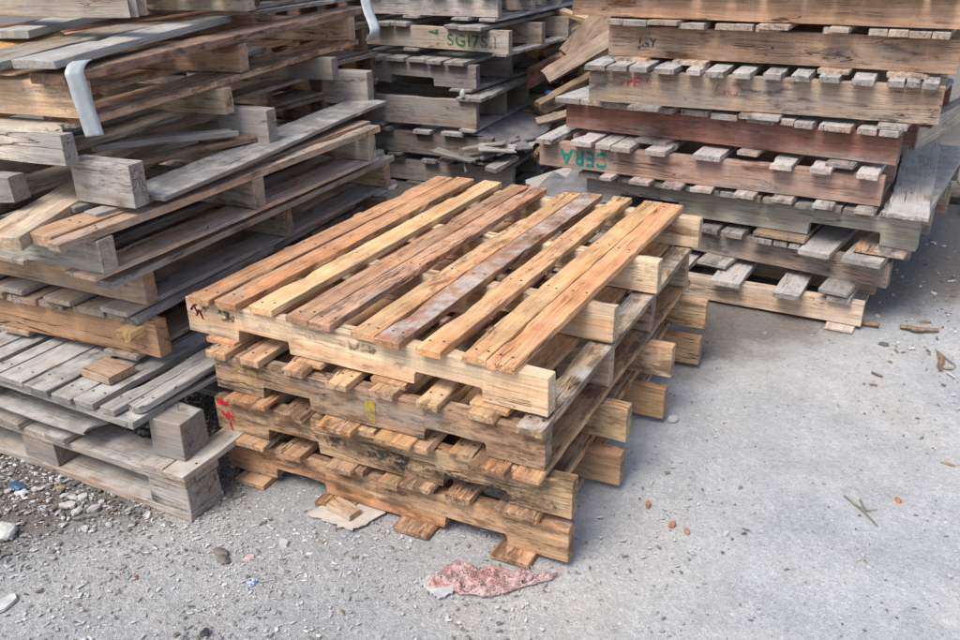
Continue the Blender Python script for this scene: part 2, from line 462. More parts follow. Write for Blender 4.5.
# ------------------------------------------------------------------ painted marks on a stringer's front face
def strokes(name, lines, w, parent, mat, y, seed=1, loc=(0, 0, 0)):
    """brush strokes in the XZ plane of the parent, standing just proud of its front face"""
    bm = bmesh.new(); r = random.Random(seed)
    for ln in lines:
        pts = []
        for (x0, z0), (x1, z1) in zip(ln, ln[1:]):
            n = max(2, int(math.hypot(x1 - x0, z1 - z0) / .006))
            pts += [(x0 + (x1 - x0) * i / n, z0 + (z1 - z0) * i / n) for i in range(n)]
        pts.append(ln[-1])
        prev = None
        for i, (x, z) in enumerate(pts):
            q = pts[min(i + 1, len(pts) - 1)]; p = pts[max(i - 1, 0)]
            dx, dz = q[0] - p[0], q[1] - p[1]; l = math.hypot(dx, dz) or 1
            ww = w * .5 * (1 + r.uniform(-.25, .25)) * (.6 if i in (0, len(pts) - 1) else 1)
            nx, nzz = -dz / l * ww, dx / l * ww
            cur = (bm.verts.new((x + nx, y, z + nzz)), bm.verts.new((x - nx, y, z - nzz)))
            if prev: bm.faces.new((prev[0], prev[1], cur[1], cur[0]))
            prev = cur
    bmesh.ops.solidify(bm, geom=list(bm.faces), thickness=.0004)
    me = bpy.data.meshes.new(name); bm.to_mesh(me); bm.free()
    return link(name, me, parent, loc, (0, 0, 0), (mat,))

def patch(name, x0, x1, z0, z1, parent, mat, y, seed=3):
    r = random.Random(seed)
    bm = bmesh.new(); n = 18; vs = []
    cx, cz = (x0 + x1) / 2, (z0 + z1) / 2
    for i in range(n):
        t = i / n * 2 * PI
        c, s = math.cos(t), math.sin(t)
        k = 1 / max(abs(c), abs(s)) ** .7
        vs.append(bm.verts.new((cx + (x1 - x0) / 2 * c * k * r.uniform(.82, 1), y, cz + (z1 - z0) / 2 * s * k * r.uniform(.82, 1))))
    bm.faces.new(vs)
    bmesh.ops.solidify(bm, geom=list(bm.faces), thickness=.0004)
    me = bpy.data.meshes.new(name); bm.to_mesh(me); bm.free()
    return link(name, me, parent, (0, 0, 0), (0, 0, 0), (mat,))

def lettering(name, text, size, parent, mat, loc, flip=False, spacing=1.0, sx=1.0, bold=.0):
    cu = bpy.data.curves.new(name, 'FONT')
    cu.body = text; cu.size = size; cu.extrude = .0003; cu.align_x = 'LEFT'; cu.space_character = spacing; cu.offset = bold
    t = bpy.data.objects.new('tmp', cu); COL.objects.link(t)
    dg = bpy.context.evaluated_depsgraph_get(); dg.update()
    me = bpy.data.meshes.new_from_object(t.evaluated_get(dg))
    bpy.data.objects.remove(t)
    xs = [v.co.x for v in me.vertices]; ysv = [v.co.y for v in me.vertices]
    w, h = max(xs), max(ysv)
    for v in me.vertices:
        x, y, z = v.co
        if flip: x, y = w - x, h - y
        v.co = (x * sx, -z, y)
    if flip is False: pass
    me.materials.clear()
    return link(name, me, parent, loc, (0, 0, 0), (mat,))

# ================================================================== setting
def ground():
    bm = bmesh.new()
    # finely divided around the stacks, then coarse out to the horizon
    def grid(x0, x1, y0, y1, s):
        nx, ny = int((x1 - x0) / s), int((y1 - y0) / s)
        V = []
        for j in range(ny + 1):
            row = []
            for i in range(nx + 1):
                x, y = x0 + (x1 - x0) * i / nx, y0 + (y1 - y0) * j / ny
                e = min(x - x0, x1 - x, y - y0, y1 - y)
                f = min(1, e / .3)
                h = (mn.noise(Vector((x * 1.3, y * 1.3, 0))) * .006 + mn.noise(Vector((x * 6, y * 6, 3))) * .0025) * f - .004 * f
                row.append(bm.verts.new((x, y, h)))
            V.append(row)
        for j in range(ny):
            for i in range(nx):
                bm.faces.new((V[j][i], V[j][i + 1], V[j + 1][i + 1], V[j + 1][i]))
    grid(-2.4, 3.6, -2.4, 6, .06)
    X = [-80, -2.4, 3.6, 80]; Y = [-80, -2.4, 6, 80]
    P = [[bm.verts.new((x, y, 0)) for x in X] for y in Y]
    for j in range(3):
        for i in range(3):
            if i == 1 and j == 1: continue
            bm.faces.new((P[j][i], P[j][i + 1], P[j + 1][i + 1], P[j + 1][i]))
    me = bpy.data.meshes.new('ground'); bm.to_mesh(me); bm.free()
    for p in me.polygons: p.use_smooth = True
    tag(link('ground', me, None, mats=(CONC,)), 'pale dusty grey concrete yard floor', None, None, 'structure')
ground()

G3 = 'weathered grey pallets in the tall left stack'
# ================================================================== centre stack
G1 = 'new orange pine pallets in the low centre stack'
PINE = (.47, .285, .16); PALE = (.62, .475, .315); TOP = (.51, .29, .155)
NT2 = [(.165, .325, .034), (.675, .845, .034)]
p1, q1 = pallet('pale new pine pallet on top of the low centre stack', (1.087, 0), 0, .4075, 1.087, (0, .42, .79, 1.235), H=.1, D=1.275,
    deck=[(-1.038, -.967), (-.956, -.884), (-.846, -.77), (-.721, -.652), (-.649, -.583), (-.516, -.447), (-.444, -.373), (-.329, -.261), (-.214, -.148), (-.146, -.075)],
    bot=[(-1.013, -.912), (-.726, -.626), (-.475, -.373), (-.196, -.096)], scol=PALE, dcol=TOP, bcol=PINE, grey=-.15, dgrey=-.05, stain=.12, warm=.9, notch=NT2, over=.02, group=G1,
    special={3: dict(col=(.55, .33, .20), stain=.15), 4: dict(col=(.50, .30, .18), stain=.4, grey=.0), 5: dict(stain=.38, col=(.57, .36, .19)), 6: dict(dust=.33, col=(.44, .255, .15), grey=-.25, stain=.35), 8: dict(col=(.58, .355, .18)), 9: dict(col=(.57, .325, .17), stain=0.1), 2: dict(col=(.57, .37, .195)), 7: dict(col=(.58, .36, .19))})
s = q1['s'][0]
yf = -.0225
strokes('painted_mark', [[(-.528, .012), (-.515, .03), (-.503, .008)], [(-.510, -.002), (-.498, .020), (-.484, -.008)], [(-.515, .030), (-.500, .034)]], .006, s, PAINT_RED, yf, 2)
patch('bark_patch', -.5, -.36, .0, .036, s, paint('bark_stain', (.13, .08, .055), .5, 90, .8, .2), yf, 8)
patch('bark_patch', -.15, .10, .004, .034, s, paint('bark_stain_thin', (.26, .16, .09), .3, 60, .6, .25), yf, 9)
p2, q2 = pallet('stained pine pallet with yellow letters, second from top of the low centre stack', (1.09, -.022), 1.2, .2765, .975, (0, .44, .82, 1.215), H=.1, D=1.255,
    deck=[(-.976, -.91), (-.88, -.862), (-.856, -.797), (-.722, -.656), (-.582, -.519), (-.458, -.392), (-.32, -.263), (-.189, -.122), (-.064, .002)],
    bot=[(-.928, -.788), (-.617, -.507), (-.444, -.338), (-.176, -.082), (-.064, .001)], scol=(.40, .285, .19), dcol=(.51, .35, .21), bcol=(.42, .255, .135), grey=.3, dgrey=.1, stain=.42, warm=.7, notch=NT2, over=.022, bover=.04, group=G1,
    special={8: dict(stain=.5, dust=.25, grey=.25, col=(.45, .33, .22))})
s = q2['s'][0]
strokes('painted_letters', [[(-.385, .022), (-.402, .030), (-.418, .015), (-.418, -.005), (-.405, -.016), (-.388, -.008)], [(-.365, -.020), (-.367, .022), (-.345, .020), (-.342, .004), (-.364, .000)]], .011, s, PAINT_YEL, yf, 4)
patch('yellow_paint', .0, .032, -.045, .03, s, PAINT_YEL, yf, 5)
p3, q3 = pallet('pine pallet with mouldy front and red brush marks, third in the centre stack', (1.15, 0), 2.8, .1455, 1.045, (.0, .375, .775, 1.165), H=.1, D=1.2,
    deck=[(-.981, -.923), (-.802, -.732), (-.590, -.525), (-.405, -.36), (-.308, -.246), (-.148, -.097)], sext=[0, .02, .04, .057],
    bot=[(-.979, -.867), (-.669, -.589), (-.454, -.36), (-.188, -.086)], scol=(.48, .335, .205), dcol=(.46, .305, .19), grey=-.05, dgrey=.1, stain=.46, warm=.9, notch=NT2, over=.02, bover=.03, group=G1)
s = q3['s'][0]
strokes('painted_mark', [[(-.505, .012), (-.492, -.006), (-.478, .014)], [(-.470, .022), (-.462, .0)], [(-.488, -.012), (-.476, .004), (-.463, -.014)], [(-.480, -.018), (-.478, -.034), (-.472, -.046)]], .0075, s, PAINT_RED, yf, 6)
patch('pink_overspray', -.44, -.40, -.04, .01, s, PAINT_PINK, yf, 13)
patch('red_paint', -.518, -.475, .030, .049, s, PAINT_RED, yf, 7)
patch('mould_streak', -.2, .12, -.02, .018, s, paint('black_mould', (.07, .055, .05), .42, 95, .8, .2), yf, 11)
patch('mould_streak', .28, .50, -.045, -.0, s, paint('black_mould_corner', (.09, .07, .06), .40, 110, .7, .22), yf, 14)
patch('mould_streak', .02, .3, -.045, -.005, s, paint('black_mould_low', (.07, .055, .05), .42, 95, .8, .2), yf, 12)
p4, q4 = pallet('bottom pine pallet of the low centre stack, standing on the concrete', (1.145, 0), 2.3, .0155, 1.035, (.0, .355, .75, 1.15), H=.098, D=1.19,
    deck=[(-.939, -.874), (-.823, -.75), (-.626, -.561), (-.506, -.45), (-.321, -.251), (-.17, -.076)], sext=[0, .015, .03, .045],
    bot=[(-.981, -.883), (-.711, -.602), (-.463, -.36), (-.188, -.086)], scol=(.43, .28, .165), dcol=(.42, .27, .16), grey=.0, dgrey=.15, stain=.42, warm=.9, notch=NT2, over=.022, bover=.04, group=G1)
s = q4['s'][0]
strokes('painted_mark', [[(-.50, .0), (-.49, .018), (-.478, .0)], [(-.488, -.03), (-.484, .0)]], .006, s, PAINT_PINK, yf, 9)

# ================================================================== right stack
G2 = 'old pallets in the tall right stack'
YS = (0, .34, .70, 1.06)
GB = (.40, .295, .225)      # grey brown stringers
WHT = (.50, .43, .38)
def rp(label, B, ang, z, deck, bot, **kw):
    a = dict(L=1.3, ys=YS, H=.115, scol=GB, dcol=WHT, grey=.28, dgrey=.5, stain=.25, dust=.5, warm=.5, group=G2, dz=.022, bz=.017, over=.055, bover=.05, T=.045)  # brighter deck colour and extra dust also paint top light onto the boards
    a.update(kw)
    return pallet(label, B, ang, z, deck=deck, bot=bot, **a)
rp('low pallet on the concrete at the foot of the tall right stack', (1.6, 1.72), -2, .012, [(-1.2, -1.1), (-1.0, -.9), (-.78, -.68), (-.562, -.448), (-.314, -.218), (-.128, -.044)], [(-1.2, -1.1), (-.7, -.6), (-.12, -.02)], bz=.011, H=.09, grey=.45,
   special={3: dict(f0=-.06), 4: dict(f0=-.08), 5: dict(f0=-.03)})
rp('grey brown pallet, second from the ground in the tall right stack', (1.66, 1.79), -8, .155, [(-1.2, -1.1), (-1.05, -.97), (-.9, -.8), (-.73, -.649), (-.628, -.542), (-.502, -.426), (-.418, -.368), (-.364, -.318), (-.307, -.192), (-.148, -.012)],
   [(-1.2, -1.1), (-.7, -.58), (-.208, -.102)], H=.1, grey=.5, dgrey=.9, dust=.3, special={9: dict(f0=-.1), 8: dict(f0=-.1)}, bover=.1, specialb={2: dict(f0=-.13), 1: dict(f0=-.1)})
p, qq = rp('pallet with arched cut outs and dark deck, third from ground in right stack', (1.733, 1.8), -5, .305,
   [(-1.329, -1.217), (-1.212, -1.139), (-1.135, -1.041), (-1.037, -.954), (-.95, -.84), (-.836, -.717), (-.713, -.642), (-.638, -.56), (-.549, -.432), (-.428, -.344), (-.341, -.262), (-.255, -.162), (-.138, .014)],
   [(-.97, -.799), (-.571, -.373), (-.199, -.027)], H=.115, L=1.32, scol=(.33, .29, .21), dcol=(.22, .19, .165), bcol=(.42, .28, .17), dgrey=.45, dust=.12, grey=.6,
   special={12: dict(f0=-.02, dust=.3, grey=1.0, col=(.34, .3, .27))}, notch=[(.12, .32, .05), (.712, .905, .05)])
plank('wide split grey plank lying along the right edge of the right stack', (1.69, 1.66, .468), (1.665, 2.72, .50), .135, .016, name='wide_plank', cat='plank', col=(.36, .33, .30), grey=.95, stain=.25, dust=.3, warp=.006, ragL=.02)
p, q = rp('pallet stencilled with upside down teal letters in the right stack', (1.592, 1.78), -2.2, .462, [(-1.349, -1.275), (-1.193, -1.104), (-1.087, -1.021), (-1.013, -.932), (-.869, -.787), (-.683, -.578), (-.391, -.312), (-.245, -.172), (-.088, -.018)],
   [(-1.059, -1.006), (-.932, -.848), (-.797, -.716), (-.679, -.6), (-.51, -.434), (-.371, -.294), (-.219, -.149), (-.077, -.009)], L=1.36, H=.105, scol=(.40, .275, .225), grey=.35, bover=.06)
lettering('stencilled_letters', 'CERA', .088, q['s'][0], PAINT_TEAL, (-.585, -.0242, -.038), True, 1.12, .95, .0022)
rp('dark red brown painted pallet, fifth from the ground in the right stack', (1.62, 1.80), -6, .608, [(-1.344, -1.23), (-1.224, -1.122), (-1.118, -.961), (-.914, -.82), (-.791, -.685), (-.665, -.566), (-.528, -.479), (-.475, -.426), (-.404, -.357), (-.353, -.288), (-.267, -.16), (-.136, -.073), (-.063, -.001)],
   [(-.974, -.843), (-.555, -.477), (-.226, -.128)], L=1.32, H=.11, scol=(.22, .105, .08), dcol=(.50, .35, .29), grey=.16, dgrey=.6, warm=.2)
p, q = rp('pale pallet with faded red lettering, sixth from the ground in the right stack', (1.728, 1.80), 1, .760, [(-1.263, -1.177), (-1.169, -1.089), (-1.081, -1.014), (-.986, -.906), (-.864, -.812), (-.79, -.724), (-.695, -.631), (-.589, -.526), (-.488, -.424), (-.397, -.328), (-.289, -.218), (-.177, -.124), (-.121, -.075), (-.066, -.018)],
   [(-1.081, -.961), (-.659, -.516), (-.187, -.091)], L=1.26, H=.125, scol=(.46, .35, .26), grey=.3, dgrey=.8)
lettering('faded_lettering', 'FIPPEN:-', .052, q['s'][0], PAINT_FADED, (-.536, -.0242, .002), False, 1.0, .95, .002)
lettering('faded_lettering', 'EIC', .056, q['s'][0], PAINT_FADED, (-.135, -.0242, -.008), False, 1.1, 1.0, .002)
p, q = rp('brown pallet with a faint dark stamp, seventh from the ground in the right stack', (1.753, 1.85), -1.7, .925, [(-1.244, -1.174), (-1.17, -1.077), (-.951, -.852), (-.815, -.741), (-.741, -.676), (-.665, -.588), (-.438, -.355), (-.29, -.23), (-.227, -.165), (-.162, -.092), (-.089, -.035)],
   [(-1.213, -1.072), (-.968, -.839), (-.438, -.331), (-.21, -.082)], L=1.25, H=.115, scol=(.34, .235, .17), dcol=(.46, .36, .28), grey=.15, dgrey=.5)
lettering('faint_stamp', 'JAY', .045, q['s'][0], PAINT_NAVY, (-.50, -.0242, -.02), False, 1.1, 1.0, .001)
rp('reddish brown pallet, eighth from the ground in the right stack', (1.86, 1.8), -1.8, 1.072, [(-1.528, -1.477), (-1.473, -1.394), (-1.39, -1.3), (-1.296, -1.178), (-1.17, -1.026), (-.989, -.887), (-.862, -.774), (-.754, -.713), (-.709, -.622), (-.615, -.524), (-.521, -.435), (-.429, -.324), (-.321, -.244), (-.226, -.145), (-.1, -.02)],
   [(-1.169, -1.052), (-.762, -.654), (-.52, -.455)], L=1.50, H=.095, scol=(.38, .25, .175), dcol=(.47, .37, .29), grey=.1, dgrey=.4)
rp('topmost pallet of the right stack, cut off by the top edge', (1.84, 1.83), -1, 1.207, [(-1.5 + i * .13, -1.42 + i * .13) for i in range(12)],
   [(-1.36, -1.22), (-1.171, -1.04), (-.864, -.782), (-.678, -.578), (-.385, -.292), (-.14, -.03)], L=1.5, H=.11, scol=(.42, .3, .2), dcol=(.45, .36, .26), grey=.2, dgrey=.3)

# ================================================================== left stack (near, grey)
G3 = 'weathered grey pallets in the tall left stack'
LG = (.27, .21, .165)
block_pallet('dusty block pallet on the ground at the foot of the left stack', (.19, -.275), .5, 1.15, 1.2, 0.002,
   [(-1.0, -.9), (-.80, -.62), (-.507, -.43), (-.156, -.075), (-.070, .004)], G3, (.34, .27, .21), .55, .25, .35, special={2: dict(b0=.07), 3: dict(b0=.1, f0=.0), 4: dict(f0=-.006), 1: dict(b0=.16)}, dw=.125, bd=.12)
YL = (0, .62, 1.24)
root, P = block_pallet('dust covered grey pallet with broken corner, second from the ground in left stack', (.066, -.296), 0, .75, 1.15, .1925,
   [(-.75, -.66), (-.655, -.59), (-.57, -.517), (-.508, -.409), (-.401, -.306), (-.286, -.214), (-.21, -.141), (-.107, -.055), (-.048, -.001)], G3, (.30, .28, .25), .9, .15, .42, bottom=False, blocks=(1,), leads=(0, .55, 1), bh=.072,
   special={7: dict(dust=.2), 8: dict(f0=.015, ragL=.03, dust=.2)}, dw=.11)
timber('bottom_board', .56, .14, .008, (-.47, .075, .004), (0, .0, 0), root, col=(.36, .36, .33), grey=.9, stain=.0, dust=.35, bow=-.012, ragR=.03, warp=.006)
timber('block', .13, .12, .072, (-.14, .62, .037), (0, 0, 0), root, col=(.3, .25, .2), grey=.6)
timber('block', .13, .12, .072, (-.14, 1.05, .037), (0, 0, 0), root, col=(.3, .25, .2), grey=.6)
timber('splintered_edge', .36, .018, .014, (-.012, .17, .078), (0, .02, R(86)), root, col=(.3, .26, .22), grey=.8, ragL=.05, ragR=.05, warp=.01)

# loose block with bent nail on the dusty bottom pallet
blk = timber('wooden_block', .108, .104, .114, (.092, -.180, .148 + .058), (0, R(2), R(6)), None, col=(.36, .30, .24), grey=.75, stain=.15, dust=.1, ragL=.012, warp=.001)
tag(blk, 'loose cube shaped wooden block with a nail standing up, on the lowest left pallet', 'wood block')
def nail(parent, loc, rot, L=.022):
    bm = bmesh.new()
    bmesh.ops.create_cone(bm, cap_ends=True, segments=8, radius1=.0014, radius2=.0014, depth=L)
    bmesh.ops.create_cone(bm, cap_ends=True, segments=10, radius1=.0035, radius2=.0035, depth=.001, matrix=Matrix.Translation((0, 0, L / 2)))
    me = bpy.data.meshes.new('nail'); bm.to_mesh(me); bm.free()
    return link('nail', me, parent, loc, rot, (STEEL,))
STEEL = simple('dull_steel', (.3, .3, .32), .45, .8)
nail(blk, (.005, .005, .064), (0, .15, 0))

plank('short brown plank offcut lying flat on dusty grey boards', (-.215, -.165, .324), (-.10, -.17, .324), .088, .022, name='plank_offcut', cat='offcut', col=(.36, .25, .17), grey=.3, stain=.3)

pallet('brown pallet with ragged board ends, third from the ground in the left stack', (-.048, -.077), 4, .34, 1.15, YL, H=.105, T=.045, D=1.3,
   deck=[(-1.1, -1.0), (-.97, -.83), (-.81, -.70), (-.677, -.547), (-.534, -.416), (-.4, -.306), (-.272, -.159), (-.14, -.035)], bot=[(-1.1, -1.0), (-.62, -.5), (-.2, -.08)],
   scol=(.27, .17, .105), dcol=(.27, .20, .15), bcol=LG, grey=.12, dgrey=.42, stain=.3, warm=.5, ragF=.012, over=.03, group=G3, special={7: dict(f0=-.03, b0=1.15, grey=.7, ragL=.02, ragR=.14, dz=.022)})
plank('splintered yellow chunk of broken board jammed at the front of the third left pallet', (-.115, -.14, .415), (-.10, -.03, .432), .055, .03, name='splintered_chunk', cat='wood chunk', col=(.55, .36, .17), grey=-.2, stain=.05, ragL=.03, warp=.01)
pallet('grey pallet with doubled edge boards, fourth from the ground in the left stack', (-.079, -.064), 2, .490, 1.12, YL, H=.098, T=.045, D=1.3,
   deck=[(-1.1, -1.0), (-.9, -.8), (-.62, -.5), (-.33, -.22), (-.125, -.038), (-.033, .028)], bot=[(-1.08, -.94), (-.9, -.78), (-.74, -.6), (-.52, -.42), (-.33, -.225), (-.12, -.02)],
   scol=(.31, .22, .15), dcol=LG, grey=.35, dgrey=.6, stain=.3, group=G3, over=.02, bover=.06, special={4: dict(f0=-.1, dz=.028), 5: dict(f0=-.125, dz=.02, b0=1.28)}, dz=.024)
pallet('grey pallet with a thick split edge board, fifth from the ground in the left stack', (-.02, -.225), 1.2, .648, 1.1, (0, .58, 1.2), H=.088, T=.05, D=1.27,
   deck=[(-1.05, -.95), (-.86, -.72), (-.62, -.5), (-.14, -.052), (-.048, -.002)], bot=[(-1.05, -.92), (-.88, -.75), (-.6, -.45), (-.4, -.28), (-.12, -.01)],
   scol=(.25, .22, .18), dcol=(.30, .23, .18), grey=.55, dgrey=.55, stain=.25, group=G3, bz=.014, dz=.026,
   special={3: dict(f0=-.085, dz=.03, col=(.40, .26, .16), grey=.25), 4: dict(f0=-.10, dz=.022), 2: dict(f0=-.02, b0=.9)})
plank('wide grey board lying on the edge of the fifth left pallet', (-.07, -.03, .790), (-.235, 1.27, .796), .155, .013, name='wide_board', cat='board', col=(.3, .27, .25), grey=1., stain=.0, dust=.25, warp=.004)
plank('pale thick timber with two bent nails on the front of the left stack', (-.185, -.37, .752), (-.44, .36, .79), .12, .035, name='thick_timber', cat='timber', col=(.46, .38, .27), grey=.2, stain=.12, warp=.001)
plank('small grey board end beside the thick timber', (-.215, -.14, .772), (-.19, .05, .772), .055, .016, name='board_end', cat='board', col=(.3, .28, .27), grey=1., stain=.0)
plank('small grey and orange board end under the large front block', (-.115, -.155, .772), (-.095, .02, .772), .05, .014, name='board_end', cat='board', col=(.42, .34, .28), grey=.7, stain=.0)
G4 = 'big blocks propping the upper left pallets'
for lab, x, y, w, d, h, rz, gy in (('front grey block standing on the edge of the left stack', -.115, -.078, .20, .05, .112, 4, .7), ('middle grey block standing on the edge of the left stack', -.225, .575, .19, .05, .118, 5, .75), ('rear brown block standing on the edge of the left stack', -.33, 1.27, .20, .05, .125, 5, .5)):
    tag(timber('wooden_block', w, d, h, (x, y, .783 + h / 2), (0, 0, R(rz)), None, col=(.30, .25, .21), grey=gy, stain=.15, dust=.1, warp=.001), lab, 'wood block', G4)
plank('broken split board poking out between the front and middle blocks', (-.37, .08, .862), (-.21, .50, .838), .05, .018, name='broken_board', cat='board', col=(.30, .24, .19), grey=.5, ragL=.03, ragR=.03, warp=.008)
plank('second splintered board under the broken one, behind the front block', (-.30, .12, .815), (-.20, .56, .808), .06, .016, name='broken_board', cat='board', col=(.28, .2, .14), grey=.3, ragR=.03, warp=.008)
plank('thick pale grey beam end sticking out at the left under the upper pallets', (-.62, -.29, .822), (-.29, -.21, .836), .06, .066, name='beam', cat='beam', col=(.36, .34, .31), grey=.8, dust=.2, warp=.001)
pallet('pallet with bare stringer ends resting on the big grey blocks of the left stack', (-.155, -.165), 6, .893, 1.0, (0, .65, 1.3), H=.078, T=.045, D=1.36,
   deck=[(-.98, -.84), (-.8, -.66), (-.62, -.5), (-.46, -.34)], bot=[], scol=(.38, .35, .31), grey=.55, dgrey=.5, stain=.15, group=G3, bz=.0, specials={1: dict(col=(.42, .34, .24), grey=.2), 2: dict(col=(.3, .24, .18))})
plank('grey plank spanning beneath the banded pallet', (-.36, -.1, .885), (-.50, 1.25, .885), .10, .014, name='cross_plank', cat='plank', col=LG, grey=.5)
plank('pale splintered board squeezed under the banded pallet at the front left', (-.68, -.17, .978), (-.20, -.10, .978), .1, .012, name='splintered_board', cat='board', col=(.50, .44, .35), grey=.35, ragR=.05, warp=.004)
ra, pa = pallet('brown pallet banded with a white strap, second from top of the left stack', (-.16, -.085), 9, .995, 1.1, (0, .72, 1.5), H=.088, T=.05, D=1.6,
   deck=[(-1.08, -.96), (-.95, -.82), (-.78, -.66), (-.64, -.52), (-.105, .0)], bot=[(-1.0, -.88), (-.86, -.7), (-.65, -.5), (-.45, -.3), (-.15, .0)], scol=(.33, .235, .165), dcol=(.32, .21, .145), bcol=(.33, .22, .15), grey=.1, dgrey=.25, stain=.3, warm=.6, group=G3, over=.02, bz=.02, dz=.026, bover=-.03, special={4: dict(f0=-.035, b0=1.68, col=(.31, .2, .14))}, specialb={2: dict(f0=.04, b0=1.65)})
plank('long pale grey plank lying on top of the strapped pallet', (-.205, -.155, 1.138), (-.52, .80, 1.138), .115, .022, name='long_plank', cat='plank', col=(.40, .37, .33), grey=.85, stain=.1, dust=.25, warp=.0015)
plank('brown plank end at the far left on the strapped pallet', (-.385, -.19, 1.130), (-.62, .62, 1.132), .14, .022, name='brown_plank', cat='plank', col=(.33, .25, .18), grey=.4)
pallet('topmost pallet of the left stack, only its underside in view', (-.368, .797), 8, 1.163, 1.05, (0, .55), H=.1, T=.055, D=.6,
   deck=[(-1.04, -.9), (-.88, -.74), (-.72, -.58), (-.56, -.44), (-.42, -.28), (-.26, -.14), (-.12, .0)], bot=[(-1.0, -.9), (-.8, -.66), (-.5, -.4)], scol=(.36, .29, .22), dcol=LG, grey=.4, stain=.25, group=G3, over=.3)
plank('splintered thick log like beam across the top left corner', (-.80, .15, 1.236), (-.27, .268, 1.232), .07, .062, name='thick_beam', cat='beam', col=(.38, .31, .24), grey=.35, stain=.15, ragR=.04, warp=.010)
plank('pale plank stub pointing out at the top left', (-.585, .06, 1.166), (-.80, .60, 1.172), .12, .022, name='plank_stub', cat='plank', col=(.50, .47, .42), grey=.8, stain=.05, dust=.2, ragL=.008)
plank('raw orange split wood at the top left under the plank stub', (-.62, -.02, 1.135), (-.56, .24, 1.150), .16, .02, roll=.25, name='split_wood', cat='wood chunk', col=(.56, .33, .13), grey=-.4, stain=.0, ragL=.04, ragR=.05, warp=.014)

# straps
STRAPM = simple('faded_strap', (.42, .45, .455), .45, 0, 18, .16, .6, .002)
def strap(label, pts, wdir, w, t=.003):
    bm = bmesh.new(); rows = []
    pts = [Vector(p) for p in pts]; wd = Vector(wdir).normalized()
    sm = []
    n = 8
    for i in range(len(pts) - 1):
        p0 = pts[max(i - 1, 0)]; p1_, p2_ = pts[i], pts[i + 1]; p3_ = pts[min(i + 2, len(pts) - 1)]
        for j_ in range(n):
            u = j_ / n
            sm.append(.5 * ((2 * p1_) + (-p0 + p2_) * u + (2 * p0 - 5 * p1_ + 4 * p2_ - p3_) * u * u + (-p0 + 3 * p1_ - 3 * p2_ + p3_) * u ** 3))
    sm.append(pts[-1])
    for i, p in enumerate(sm):
        ww = w * (1 + .012 * math.sin(i * .9))
        rows.append([bm.verts.new(p + wd * ww * f) for f in (-.5, -.17, .17, .5)])
    for a, b in zip(rows, rows[1:]):
        for k_ in range(3): bm.faces.new((a[k_], a[k_ + 1], b[k_ + 1], b[k_]))
    bmesh.ops.recalc_face_normals(bm, faces=bm.faces)
    bmesh.ops.solidify(bm, geom=list(bm.faces), thickness=t)
    me = bpy.data.meshes.new('strap'); bm.to_mesh(me); bm.free()
    for p in me.polygons: p.use_smooth = True
    return tag(link('strap', me, mats=(STRAPM,)), label, 'strap')
strap('pale blue grey strap bent over the front corner of the left stack', [(-.150, -.060, 1.137), (-.134, -.088, 1.134), (-.126, -.108, 1.118), (-.122, -.110, 1.10), (-.113, -.107, 1.03), (-.104, -.103, .962)], (.45, .9, 0), .044, .002)
strap('white strap hanging at the rear corner of the left stack', [(-.50, 1.60, 1.30), (-.455, 1.585, 1.2), (-.40, 1.54, 1.1), (-.345, 1.50, 1.03), (-.37, 1.50, .99)], (.3, .95, 0), .05)

# rear low pallets glimpsed between left and centre stacks
pallet('mossy broken pallet behind the left stack, beside the low centre stack', (-.20, .80), 3, .30, .75, (0, .5), H=.09, T=.04, D=.55, deck=[(-.12, .0), (-.3, -.2)], bot=[(-.12, 0)], scol=LG, dcol=(.26, .22, .17), grey=.6, stain=.4, group=G3, ragF=.05)

# ================================================================== middle stack (far, dark grey)
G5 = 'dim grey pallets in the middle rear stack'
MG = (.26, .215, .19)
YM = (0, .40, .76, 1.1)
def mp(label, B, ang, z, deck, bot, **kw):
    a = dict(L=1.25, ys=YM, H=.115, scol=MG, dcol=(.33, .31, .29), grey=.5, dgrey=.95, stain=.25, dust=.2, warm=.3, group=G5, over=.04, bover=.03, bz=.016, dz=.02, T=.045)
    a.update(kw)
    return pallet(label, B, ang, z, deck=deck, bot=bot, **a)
std = lambda n, L=1.25: [(-L + .01 + i * (L - .1) / (n - 1), -L + .1 + i * (L - .1) / (n - 1)) for i in range(n)]
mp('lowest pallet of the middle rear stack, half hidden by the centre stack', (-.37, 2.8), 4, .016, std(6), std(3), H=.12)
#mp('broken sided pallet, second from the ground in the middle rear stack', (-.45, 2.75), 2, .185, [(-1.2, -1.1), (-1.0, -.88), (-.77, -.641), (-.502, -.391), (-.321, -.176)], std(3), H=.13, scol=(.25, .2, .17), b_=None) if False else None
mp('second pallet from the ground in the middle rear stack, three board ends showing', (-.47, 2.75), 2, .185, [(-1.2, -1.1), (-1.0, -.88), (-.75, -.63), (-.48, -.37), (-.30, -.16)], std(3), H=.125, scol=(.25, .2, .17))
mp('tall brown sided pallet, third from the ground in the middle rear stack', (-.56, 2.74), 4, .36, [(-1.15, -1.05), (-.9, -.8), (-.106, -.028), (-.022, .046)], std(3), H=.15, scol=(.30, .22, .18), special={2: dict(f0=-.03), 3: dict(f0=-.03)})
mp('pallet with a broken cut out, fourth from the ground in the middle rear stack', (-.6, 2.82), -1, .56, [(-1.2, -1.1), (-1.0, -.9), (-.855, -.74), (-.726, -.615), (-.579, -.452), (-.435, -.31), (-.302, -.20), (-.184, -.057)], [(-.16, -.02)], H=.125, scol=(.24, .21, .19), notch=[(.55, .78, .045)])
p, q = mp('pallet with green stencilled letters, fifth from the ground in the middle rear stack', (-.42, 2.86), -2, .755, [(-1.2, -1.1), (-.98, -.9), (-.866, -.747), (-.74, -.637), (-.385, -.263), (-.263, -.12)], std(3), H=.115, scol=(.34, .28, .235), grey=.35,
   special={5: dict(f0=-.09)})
s = q['s'][0]
